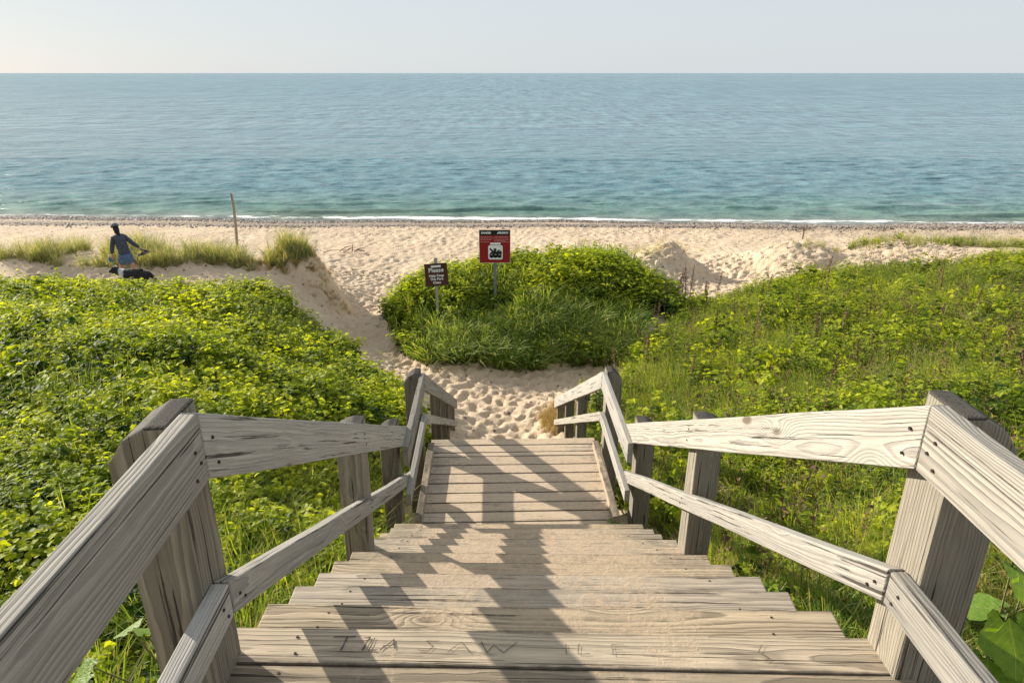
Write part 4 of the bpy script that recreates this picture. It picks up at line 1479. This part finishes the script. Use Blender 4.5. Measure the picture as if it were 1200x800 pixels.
# ================================================================== SIGNS
M_alu = simple('galvanised_steel', (0.20, 0.23, 0.26), 0.5, 60, 0.15, metal=0.3)
M_red = simple('sign_red', (0.27, 0.012, 0.014), 0.6, 90, 0.06, bump=0.02)
M_blk = simple('sign_black', (0.012, 0.016, 0.016), 0.6, 90, 0.1, bump=0.02)
M_wht = simple('sign_white', (0.78, 0.82, 0.80), 0.6, 90, 0.05, bump=0.02)
M_brn = simple('sign_brown', (0.075, 0.026, 0.022), 0.6, 90, 0.1, bump=0.02)
M_edge = simple('sign_edge', (0.35, 0.40, 0.34), 0.6, 90, 0.1)


def box_mesh(w, d, h, bev=0.0):
    bm = bmesh.new()
    bmesh.ops.create_cube(bm, size=1)
    bmesh.ops.scale(bm, vec=(w, d, h), verts=bm.verts)
    if bev:
        bmesh.ops.bevel(bm, geom=list(bm.edges), offset=bev, segments=2, affect='EDGES')
    return bm_mesh(bm, 'box')


def text_mesh(s, size, extr=0.0015, bold=0.0, shear=0.0):
    cu = bpy.data.curves.new('t', 'FONT')
    cu.body = s
    cu.size = size
    cu.extrude = extr
    cu.offset = bold
    cu.shear = shear
    cu.align_x = 'CENTER'
    cu.align_y = 'CENTER'
    cu.resolution_u = 3
    to = bpy.data.objects.new('t', cu)
    C.objects.link(to)
    dg = bpy.context.evaluated_depsgraph_get()
    me = bpy.data.meshes.new_from_object(to.evaluated_get(dg))
    bpy.data.objects.remove(to)
    return me


def rrect(w, h, r_, th):
    pts = []
    for cxx, cyy, a0 in ((w / 2 - r_, h / 2 - r_, 0), (-w / 2 + r_, h / 2 - r_, 90), (-w / 2 + r_, -h / 2 + r_, 180), (w / 2 - r_, -h / 2 + r_, 270)):
        for i in range(5):
            a = math.radians(a0 + i * 22.5)
            pts.append((cxx + r_ * math.cos(a), cyy + r_ * math.sin(a)))
    return flat_poly(pts, th)


def flat_poly(pts, th=0.002):
    bm = bmesh.new()
    f = bm.faces.new([bm.verts.new((x, y, 0)) for x, y in pts])
    r_ = bmesh.ops.extrude_face_region(bm, geom=[f])
    for v_ in r_['geom']:
        if isinstance(v_, bmesh.types.BMVert):
            v_.co.z += th
    return bm_mesh(bm, 'poly')


def joined(mes):
    bm = bmesh.new()
    for me in mes:
        bm.from_mesh(me)
    return bm_mesh(bm, 'joined')


def moved(me, x, y, z=0, rot=0.0):
    me.transform(Matrix.Translation((x, y, z)) @ Matrix.Rotation(rot, 4, 'Z'))
    return me


# red water-safety sign.  Sign face frame: local X right, Y up, Z toward the viewer
sx, sy = -0.44, 17.15
Wd_, Ht_ = 0.80, 0.86
top_z = SEA - 3.70
gz = float(ground_z(np.array([sx]), np.array([sy]))[0])
sg = empty('warning_sign', (sx, sy, gz), 'square red warning sign with black header and white swimmer pictogram on a grey post', 'sign', rz=0.0)
mesh_obj('post', box_mesh(0.075, 0.045, top_z - 0.05 - gz + 0.3, 0.004), M_alu, sg, Matrix.Translation((sx + 0.0, sy + 0.035, (top_z - 0.05 + gz - 0.3) / 2)))
yaw = Matrix.Rotation(math.radians(1.0), 4, 'Z')
Ms = Matrix.Translation((sx, sy, top_z - Ht_ / 2)) @ yaw @ Matrix.Rotation(math.radians(90 - 1), 4, 'X')
pn = mesh_obj('panel', box_mesh(Wd_, Ht_, 0.012, 0.003), M_red, sg, Ms)
T = Matrix.Translation
bm = bmesh.new()
tk = 0.012
for (x0, y0, x1, y1) in ((-Wd_ / 2, Ht_ / 2 - tk, Wd_ / 2, Ht_ / 2), (-Wd_ / 2, -Ht_ / 2, Wd_ / 2, -Ht_ / 2 + tk), (-Wd_ / 2, -Ht_ / 2 + tk, -Wd_ / 2 + tk, Ht_ / 2 - tk), (Wd_ / 2 - tk, -Ht_ / 2 + tk, Wd_ / 2, Ht_ / 2 - tk)):
    q = bmesh.ops.create_cube(bm, size=1)
    bmesh.ops.scale(bm, vec=(x1 - x0, y1 - y0, 0.004), verts=q['verts'])
    bmesh.ops.translate(bm, vec=((x0 + x1) / 2, (y0 + y1) / 2, 0), verts=q['verts'])
mesh_obj('border', bm_mesh(bm, 'border'), M_edge, pn, Ms @ T((0, 0, 0.0085)))
mesh_obj('header', box_mesh(Wd_ - 0.03, 0.125, 0.003), M_blk, pn, Ms @ T((0, Ht_ / 2 - 0.078, 0.0078)))
mesh_obj('lettering', text_mesh('DANGER', 0.062, bold=0.0035), M_wht, pn, Ms @ T((-0.22, Ht_ / 2 - 0.078, 0.011)))
mesh_obj('lettering', text_mesh('¡PELIGRO!', 0.062, bold=0.0035, shear=0.2), M_wht, pn, Ms @ T((0.20, Ht_ / 2 - 0.078, 0.011)))
M_pink = simple('sign_small_print', (0.60, 0.30, 0.28), 0.6, 90, 0.05)
rr = random.Random(4)
lines = []
for (xa, xb, yy) in ((-.36, -.08, .255), (-.36, -.04, .215), (-.36, -.09, .175), (-.36, -.15, .12), (-.01, .33, .255), (-.01, .35, .215), (-.01, .34, .175), (-.01, .26, .14), (.17, .36, .12)):
    x_ = xa
    while x_ < xb:
        wl_ = rr.uniform(0.03, 0.07)
        wl_ = min(wl_, xb - x_ + 0.01)
        m_ = box_mesh(wl_, 0.013, 0.002)
        m_.transform(T((x_ + wl_ / 2, yy, 0)))
        lines.append(m_)
        x_ += wl_ + 0.014
mesh_obj('small_print', joined(lines), M_pink, pn, Ms @ T((0, 0, 0.0085)))
mesh_obj('caption_plate', box_mesh(0.26, 0.055, 0.003), M_wht, pn, Ms @ T((0.015, 0.075, 0.0085)))
pic = mesh_obj('pictogram', rrect(0.37, 0.37, 0.045, 0.003), M_wht, pn, Ms @ T((0.015, -0.15, 0.0075)))
sw = []
sw.append(flat_poly([(-.155, .10), (-.13, .125), (-.05, .05), (-.03, .01), (-.075, .0)]))                       # raised arm
circ = [(0.0 - .01 + 0.042 * math.cos(a * .5236), .075 + 0.04 * math.sin(a * .5236)) for a in range(12)]
sw.append(moved(flat_poly(circ), 0, 0, 0.0002))                                                                # head
sw.append(moved(flat_poly([(-.10, .02), (-.03, .05), (.03, .03), (.08, .08), (.12, .07), (.10, .03), (.16, .0), (.16, -.04), (-.15, -.04), (-.13, .0)]), 0, 0, 0.0004))
sw.append(moved(flat_poly([(.10, .02), (.14, .06), (.155, .04), (.165, -.01), (.11, -.01)]), 0, 0, 0.0006))
wv = []
for i in range(13):
    wv.append((-.155 + .31 * i / 12, -.045 + 0.010 * math.cos(i * 1.57)))
wv2 = [(x_, y_ - 0.085) for x_, y_ in reversed(wv)]
sw.append(moved(flat_poly(wv + wv2), 0, 0, 0.0008))
mesh_obj('swimmer', joined(sw), M_blk, pn, Ms @ T((0.015, -0.16, 0.0112)))

# brown park sign, tilted
sx, sy = -1.92, 16.75
gz = float(ground_z(np.array([sx]), np.array([sy]))[0])
top_z = SEA - 4.46
sg = empty('park_sign', (sx, sy, gz), 'small tilted dark brown notice with white lettering left of the red sign', 'sign')
M_pst = simple('pale_post_wood', (0.36, 0.33, 0.27), 0.8, 30)
mesh_obj('post', box_mesh(0.075, 0.07, top_z + 0.13 - gz + 0.3, 0.006), M_pst, sg, T((sx - 0.01, sy + 0.045, (top_z + 0.13 + gz - 0.3) / 2)))
Ms = T((sx, sy, top_z - 0.30)) @ Matrix.Rotation(math.radians(4), 4, 'Z') @ Matrix.Rotation(math.radians(88), 4, 'X') @ Matrix.Rotation(math.radians(3.2), 4, 'Z')
pn = mesh_obj('panel', box_mesh(0.575, 0.58, 0.016, 0.004), M_brn, sg, Ms)
mesh_obj('emblem_bar', box_mesh(0.25, 0.05, 0.003), M_wht, pn, Ms @ T((0.005, 0.215, 0.0105)))
for s, yy, sz in (('Please', 0.115, 0.155), ('Help Keep', -0.025, 0.088), ('This Park', -0.115, 0.088), ('Clean', -0.205, 0.088)):
    mesh_obj('lettering', text_mesh(s, sz, bold=0.0022), M_wht, pn, Ms @ T((0.0, yy, 0.010)))

# ================================================================== DRIFTWOOD, STICKS
M_drift = simple('driftwood_grey', (0.33, 0.27, 0.21), 0.85, 14, 0.35, bump=0.5)
x_, y_ = -8.62, 20.8
gz = float(ground_z(np.array([x_]), np.array([y_]))[0])
bm = bmesh.new()
tube(bm, [(0.03, 0, -0.4), (0.04, 0, 0.1), (0.09, 0.02, 0.7), (0.13, 0.02, 1.2), (0.16, 0, 1.75), (0.15, 0, 2.1), (0.13, 0, 2.2)], [0.050, 0.048, 0.047, 0.045, 0.042, 0.036, 0.026], 9)
for v_ in bm.verts:
    v_.co += noise.noise_vector(v_.co * 7) * 0.012
print('pole ground depth', SEA - gz)
o = mesh_obj('driftwood_pole', bm_mesh(bm, 'driftwood_pole', True), M_drift, None, T((x_, y_, gz)) @ Matrix.Diagonal((1, 1, (SEA - 3.36 - gz) / 2.2, 1)))
tag(o, 'bleached driftwood pole standing upright in the sand near the water', 'pole')


def sticks(name, loc, n_, spread, label, seed, hmax=0.25, mat=None, rad=0.02):
    r_ = random.Random(seed)
    e = empty(name, loc, label, 'driftwood')
    for i in range(n_):
        a = r_.uniform(0, 6.28)
        L = r_.uniform(0.35, 1.0) * spread
        c = Vector((r_.uniform(-1, 1) * spread * .7, r_.uniform(-.3, .3) * spread, 0))
        bm = bmesh.new()
        pts = []
        for j in range(5):
            t = j / 4 - .5
            pts.append(c + Vector((math.cos(a) * L * t, math.sin(a) * L * t * .5, 0.03 + hmax * (0.5 + t) * r_.uniform(.4, 1.0))) + Vector((r_.uniform(-.02, .02), r_.uniform(-.02, .02), 0)))
        tube(bm, pts, [rad, rad * .9, rad * .8, rad * .65, rad * .3], 5)
        mesh_obj('branch', bm_mesh(bm, 'branch', True), mat or M_deadstalk, e, T(loc))
    return e


gz = float(ground_z(np.array([-7.0]), np.array([28.0]))[0])
sticks('driftwood_tangle', (-7.0, 28.2, gz), 9, 0.9, 'low tangle of grey drift branches lying on the beach above the left path', 6, 0.35)
gz = float(ground_z(np.array([2.8]), np.array([27.6]))[0])
sticks('driftwood_branch', (4.2, 28.2, gz), 3, 0.7, 'short dark drift branch on the beach behind the green mound', 16, 0.35)
# upright twig near the far right shore
x_, y_ = 13.2, 30.6
gz = float(ground_z(np.array([x_]), np.array([y_]))[0])
bm = bmesh.new()
tube(bm, [(0, 0, -.2), (0.02, 0, .3), (-.02, 0, .62)], [0.03, 0.026, 0.018], 5)
tube(bm, [(0.01, 0, .3), (0.12, 0, .50), (.13, 0, .72)], [0.018, 0.014, 0.008], 5)
tube(bm, [(0.0, 0, .45), (-.13, 0, .58)], [0.014, 0.006], 5)
o = mesh_obj('driftwood_stick', bm_mesh(bm, 'stick', True), M_deadstalk, None, T((x_, y_, gz)))
tag(o, 'forked brown stick standing in the sand close to the water at right', 'stick')


# ================================================================== WALKER AND DOG
def skin_mesh(joints, edges, root=0, sub=2):
    """joints: [(co, (rx, ry))] -> smooth skinned mesh"""
    me = bpy.data.meshes.new('sk')
    me.from_pydata([j[0] for j in joints], edges, [])
    o = bpy.data.objects.new('sk', me)
    C.objects.link(o)
    md = o.modifiers.new('s', 'SKIN')
    md.use_smooth_shade = True
    sv = me.skin_vertices[0].data
    for i, j in enumerate(joints):
        r_ = j[1]
        sv[i].radius = r_ if isinstance(r_, tuple) else (r_, r_)
        sv[i].use_root = (i == root)
    m2 = o.modifiers.new('d', 'SUBSURF')
    m2.levels = sub
    m2.render_levels = sub
    dg = bpy.context.evaluated_depsgraph_get()
    res = bpy.data.meshes.new_from_object(o.evaluated_get(dg))
    bpy.data.objects.remove(o)
    res.materials.clear()
    return res


M_skin = simple('skin', (0.42, 0.22, 0.15), 0.6, 30, 0.08)
M_top = simple('grey_hoodie_fabric', (0.058, 0.066, 0.088), 0.9, 25, 0.45, bump=0.5)
M_shorts = simple('blue_shorts_fabric', (0.085, 0.13, 0.22), 0.9, 30, 0.4, bump=0.4)
M_hair = simple('dark_hair', (0.010, 0.008, 0.008), 0.6, 50, 0.3)
M_cap = simple('grey_cap_fabric', (0.11, 0.13, 0.15), 0.9, 60, 0.2)
M_blue = simple('bright_blue_plastic', (0.02, 0.17, 0.33), 0.5, 40, 0.1)
M_shoe = simple('sandal_grey', (0.16, 0.15, 0.16), 0.8, 40, 0.4)

# local frame: facing -X, left hand toward -Y
px, py = -10.05, 17.25
gz = float(ground_z(np.array([px]), np.array([py]))[0])
PM = T((px, py, gz - 0.02)) @ Matrix.Rotation(math.radians(-42), 4, 'Z') @ Matrix.Scale(0.93, 4) @ Matrix(((1, 0, -0.13, 0.10), (0, 1, 0, 0), (0, 0, 1, 0), (0, 0, 0, 1)))
J, E = [], []


def J_(co, r_, par=None):
    J.append((co, r_))
    if par is not None:
        E.append((par, len(J) - 1))
    return len(J) - 1


def hand(par, wrist, d, up, side):
    """palm, four bent fingers of different lengths and a thumb from the side of the palm"""
    d = Vector(d).normalized()
    w_ = Vector(wrist)
    s_ = d.cross(Vector(up)).normalized() * side
    palm = J_(tuple(w_ + d * 0.045), (0.032, 0.018), par)
    curl = -Vector(up).normalized()
    for f_, (off, ln) in enumerate(((0.026, 0.065), (0.009, 0.075), (-0.009, 0.070), (-0.026, 0.055))):
        k0 = J_(tuple(w_ + d * 0.085 + s_ * off), (0.0095, 0.0095), palm)
        k1 = J_(tuple(w_ + d * (0.085 + ln * .5) + s_ * off + curl * 0.012), (0.0085, 0.0085), k0)
        J_(tuple(w_ + d * (0.085 + ln * .75) + s_ * off + curl * 0.04), (0.0075, 0.0075), k1)
    t0 = J_(tuple(w_ + d * 0.035 + s_ * 0.036), (0.012, 0.012), palm)
    J_(tuple(w_ + d * 0.07 + s_ * 0.055 + curl * 0.02), (0.009, 0.009), t0)


pel = J_((0.02, 0, 0.86), (0.135, 0.115))
wst = J_((-0.05, 0, 1.01), (0.105, 0.085), pel)
cst = J_((-0.14, 0, 1.19), (0.135, 0.10), wst)
shd_ = J_((-0.20, 0, 1.30), (0.10, 0.08), cst)
nck = J_((-0.245, 0, 1.385), (0.05, 0.05), shd_)
hd0 = J_((-0.275, 0, 1.46), (0.075, 0.085), nck)
hd1 = J_((-0.315, 0, 1.545), (0.082, 0.095), hd0)
hd2 = J_((-0.33, 0, 1.60), (0.055, 0.065), hd1)
ns = J_((-0.395, 0, 1.505), (0.016, 0.016), hd1)
# legs: left forward, right trailing
lk = {}
for s_, fx_ in ((-1, -1), (1, 1)):
    hip = J_((0.02 + 0.02 * fx_, s_ * 0.085, 0.80), (0.095, 0.09), pel)
    kn = J_((0.02 + 0.20 * fx_ - (0.04 if fx_ < 0 else 0), s_ * 0.09, 0.46), (0.058, 0.055), hip)
    an = J_((0.06 + 0.30 * fx_ + (0.05 if fx_ > 0 else 0), s_ * 0.09, 0.09), (0.036, 0.034), kn)
    to = J_((0.06 + 0.30 * fx_ - 0.13 + (0.04 if fx_ > 0 else 0), s_ * 0.095, 0.035), (0.038, 0.024), an)
    J_((0.06 + 0.30 * fx_ - 0.19 + (0.04 if fx_ > 0 else 0), s_ * 0.095, 0.025), (0.028, 0.016), to)
# left arm hangs forward
shl = J_((-0.205, -0.145, 1.285), (0.05, 0.05), shd_)
ell = J_((-0.185, -0.235, 1.03), (0.042, 0.042), shl)
wrl = J_((-0.23, -0.245, 0.82), (0.027, 0.024), ell)
hand(wrl, (-0.23, -0.245, 0.82), (-0.08, 0, -1), (1, 0, 0.1), 1)
# right arm swings out behind
shr = J_((-0.185, 0.145, 1.295), (0.05, 0.05), shd_)
elr = J_((0.02, 0.27, 1.10), (0.042, 0.042), shr)
wrr = J_((0.20, 0.38, 0.955), (0.027, 0.024), elr)
hand(wrr, (0.20, 0.38, 0.955), (0.75, 0.35, -0.6), (0.3, 0.1, 1), -1)
person = mesh_obj('person', skin_mesh(J, E, 0, 2), M_skin, None, PM)
tag(person, 'person in dark grey top, blue shorts and cap leaning forward, sandals in hand', 'person')

top = [((0.03, 0, 0.76), (0.172, 0.148)), ((0.0, 0, 0.90), (0.166, 0.138)), ((-0.055, 0, 1.02), (0.152, 0.13)), ((-0.14, 0, 1.19), (0.170, 0.135)), ((-0.20, 0, 1.315), (0.10, 0.085)), ((-0.235, 0, 1.375), (0.068, 0.064)),
       ((-0.205, -0.145, 1.285), (0.066, 0.066)), ((-0.185, -0.225, 1.03), (0.068, 0.066)), ((-0.225, -0.243, 0.86), (0.040, 0.040)),
       ((-0.185, 0.145, 1.295), (0.066, 0.066)), ((0.02, 0.26, 1.10), (0.066, 0.064)), ((0.17, 0.36, 0.98), (0.040, 0.040)), ((-0.15, 0, 1.36), (0.07, 0.05))]
mesh_obj('hoodie', skin_mesh(top, [(0, 1), (1, 2), (2, 3), (3, 4), (4, 5), (4, 6), (6, 7), (7, 8), (4, 9), (9, 10), (10, 11), (4, 12)], 0, 2), M_top, person, PM)
sh = [((0.02, 0, 0.92), (0.150, 0.125)), ((0.03, 0, 0.78), (0.165, 0.14)), ((-0.03, -0.09, 0.66), (0.115, 0.105)), ((-0.06, -0.095, 0.54), (0.112, 0.10)), ((0.10, 0.09, 0.66), (0.12, 0.108)), ((0.15, 0.092, 0.54), (0.115, 0.10))]
mesh_obj('shorts', skin_mesh(sh, [(0, 1), (1, 2), (2, 3), (1, 4), (4, 5)], 0, 2), M_shorts, person, PM)
hr = [((-0.31, 0, 1.575), (0.092, 0.10)), ((-0.265, 0, 1.50), (0.082, 0.095)), ((-0.215, 0, 1.40), (0.06, 0.075)), ((-0.165, 0.0, 1.28), (0.05, 0.07)), ((-0.125, 0.0, 1.19), (0.022, 0.035))]
mesh_obj('hair', skin_mesh(hr, [(0, 1), (1, 2), (2, 3), (3, 4)], 0, 2), M_hair, person, PM)
bm = bmesh.new()
bmesh.ops.create_uvsphere(bm, u_segments=16, v_segments=10, radius=0.108)
bmesh.ops.delete(bm, geom=[v_ for v_ in bm.verts if v_.co.z < -0.012], context='VERTS')
for v_ in bm.verts:
    v_.co.x *= 1.08
    v_.co.z *= 0.92
r_ = bmesh.ops.extrude_face_region(bm, geom=list(bm.faces))
for g_ in r_['geom']:
    if isinstance(g_, bmesh.types.BMVert):
        g_.co *= 0.95
cap = mesh_obj('cap', bm_mesh(bm, 'cap', True), M_cap, person, PM @ T((-0.318, 0, 1.575)) @ Matrix.Rotation(-0.2, 4, 'Y'))
pts = [(-0.06, -.085), (-.10, -.082), (-.15, -.06), (-.185, -.02), (-.185, .02), (-.15, .06), (-.10, .082), (-.06, .085)]
mesh_obj('visor', flat_poly(pts, 0.008), M_cap, cap, PM @ T((-0.318, 0, 1.575)) @ Matrix.Rotation(-0.32, 4, 'Y'))

# items in the hands
hp = PM @ Vector((0.262, 0.41, 0.875))
e = empty('sandals', hp, 'pair of grey sandals dangling from the person\'s trailing hand', 'sandals')
for i, (rx, ry, dz, dx) in enumerate(((0.5, 0.9, 0.03, 0.07), (0.2, -0.7, -0.06, 0.0))):
    sole = [(-.12, -.03), (-.11, .03), (-.03, .032), (.05, .045), (.11, .035), (.125, 0), (.11, -.035), (.05, -.042), (-.03, -.028)]
    m_ = T(hp + Vector((dx, 0, dz))) @ Euler((rx + .9, ry * .5, 0.5 - i * .5)).to_matrix().to_4x4()
    s_o = mesh_obj('sole', flat_poly(sole, 0.022), M_shoe, e, m_)
    bm = bmesh.new()
    tube(bm, [(-.02, -.035, .02), (0.0, -.02, .055), (0.01, .02, .055), (-.01, .038, .02)], 0.011, 5)
    tube(bm, [(.06, 0, .02), (0.02, 0, .055)], 0.008, 5)
    mesh_obj('strap', bm_mesh(bm, 'strap', True), M_hair, e, m_)
hp = PM @ Vector((-0.235, -0.25, 0.70))
e = leash = empty('dog_leash', hp, 'blue retractable leash from the lowered hand to the dog', 'leash')
mesh_obj('case', box_mesh(0.14, 0.045, 0.12, 0.018), M_blue, e, T(hp) @ Matrix.Rotation(0.7, 4, 'Z'))
bm = bmesh.new()
tube(bm, [(0.05, 0, 0.05), (0.05, 0, 0.115), (-0.04, 0, 0.12), (-0.06, 0, 0.05)], 0.011, 6)
mesh_obj('grip', bm_mesh(bm, 'grip', True), M_wht, e, T(hp) @ Matrix.Rotation(0.7, 4, 'Z'))

# dog: facing -X
dx_, dy_ = -9.5, 16.72
gz = float(ground_z(np.array([dx_]), np.array([dy_]))[0])
DM = T((dx_, dy_, gz + 0.02)) @ Matrix.Rotation(math.radians(4), 4, 'Z')
k = NT('dog_coat')
tc = k.n('ShaderNodeTexCoord').outputs['Object']
sp = k.n('ShaderNodeSeparateXYZ')
k.l(tc, sp.inputs[0])
nz_ = k.noise(tc, 9, 4, 0.6)
xx = k.math('ADD', sp.outputs[0], k.math('MULTIPLY', k.math('SUBTRACT', nz_, 0.5), 0.10))
collar = k.math('MULTIPLY', k.mrange(xx, -0.43, -0.40, 0, 1), k.mrange(xx, -0.30, -0.27, 1, 0))
muz = k.mrange(xx, -0.68, -0.65, 1, 0)
leg = k.mrange(k.math('ADD', sp.outputs[2], k.math('MULTIPLY', nz_, 0.06)), 0.20, 0.16, 0, 1)
mk = k.math('MAXIMUM', collar, k.math('MAXIMUM', muz, leg))
fur = k.noise(k.mapping(tc, (20, 60, 60)), 1.0, 4, 0.6)
blk = k.ramp(fur, [(0.3, (0.006, 0.006, 0.008)), (0.7, (0.028, 0.026, 0.028))])
wht = k.ramp(fur, [(0.3, (0.38, 0.38, 0.40)), (0.7, (0.70, 0.69, 0.68))])
M_dog = k.done(k.bsdf(k.mix(mk, blk, wht), 0.75, k.bump(fur, 0.8, 0.01), 0.3))
J, E = [], []
d0 = J_((0.0, 0, 0.46), (0.135, 0.12))
d1 = J_((-0.17, 0, 0.455), (0.15, 0.13), d0)
d2_ = J_((-0.32, 0, 0.47), (0.13, 0.11), d1)
d3 = J_((-0.44, 0, 0.52), (0.088, 0.08), d2_)
d4 = J_((-0.55, 0, 0.56), (0.082, 0.078), d3)
d5 = J_((-0.64, 0, 0.535), (0.045, 0.042), d4)
d6 = J_((-0.70, 0, 0.515), (0.030, 0.028), d5)
b1 = J_((0.17, 0, 0.47), (0.125, 0.12), d0)
b2 = J_((0.28, 0, 0.45), (0.09, 0.08), b1)
t1 = J_((0.38, 0, 0.36), (0.04, 0.045), b2)
t2 = J_((0.46, 0, 0.24), (0.045, 0.05), t1)
t3 = J_((0.54, 0, 0.20), (0.018, 0.018), t2)
for s_ in (-1, 1):
    ea = J_((-0.53, s_ * 0.055, 0.64), (0.026, 0.015), d4)
    J_((-0.555, s_ * 0.085, 0.655), (0.010, 0.008), ea)
    st_ = 0.05 * s_
    f0 = J_((-0.28 + st_, s_ * 0.085, 0.36), (0.06, 0.055), d2_)
    f1 = J_((-0.30 + st_ * 2, s_ * 0.085, 0.20), (0.034, 0.034), f0)
    f2 = J_((-0.30 + st_ * 3, s_ * 0.085, 0.05), (0.026, 0.026), f1)
    J_((-0.35 + st_ * 3, s_ * 0.085, 0.02), (0.028, 0.020), f2)
    g0 = J_((0.20 - st_, s_ * 0.085, 0.35), (0.08, 0.065), b1)
    g1 = J_((0.14 - st_ * 2, s_ * 0.09, 0.25), (0.048, 0.044), g0)
    g2 = J_((0.27 - st_ * 2, s_ * 0.09, 0.15), (0.028, 0.028), g1)
    g3 = J_((0.25 - st_ * 2, s_ * 0.09, 0.04), (0.024, 0.024), g2)
    J_((0.20 - st_ * 2, s_ * 0.09, 0.02), (0.027, 0.019), g3)
dog = mesh_obj('dog', skin_mesh(J, E, 0, 2), M_dog, None, DM)
tag(dog, 'black dog with white neck fur walking beside the person', 'dog')
bm = bmesh.new()
pts = [(-0.405 + 0.01 * math.cos(a * .7854), 0.098 * math.cos(a * .7854), 0.50 + 0.098 * math.sin(a * .7854)) for a in range(9)]
tube(bm, pts, 0.010, 6, False)
mesh_obj('collar', bm_mesh(bm, 'collar', True), M_blue, dog, DM)
bm = bmesh.new()
A_, B_ = PM @ Vector((-0.235, -0.25, 0.66)), DM @ Vector((-0.40, 0, 0.605))
tube(bm, [A_, A_.lerp(B_, .35) - Vector((0, 0, .03)), A_.lerp(B_, .7) - Vector((0, 0, .03)), B_], 0.006, 5)
mesh_obj('cord', bm_mesh(bm, 'cord', True), M_blue, leash, Matrix.Identity(4))
print('objects', len(bpy.data.objects))
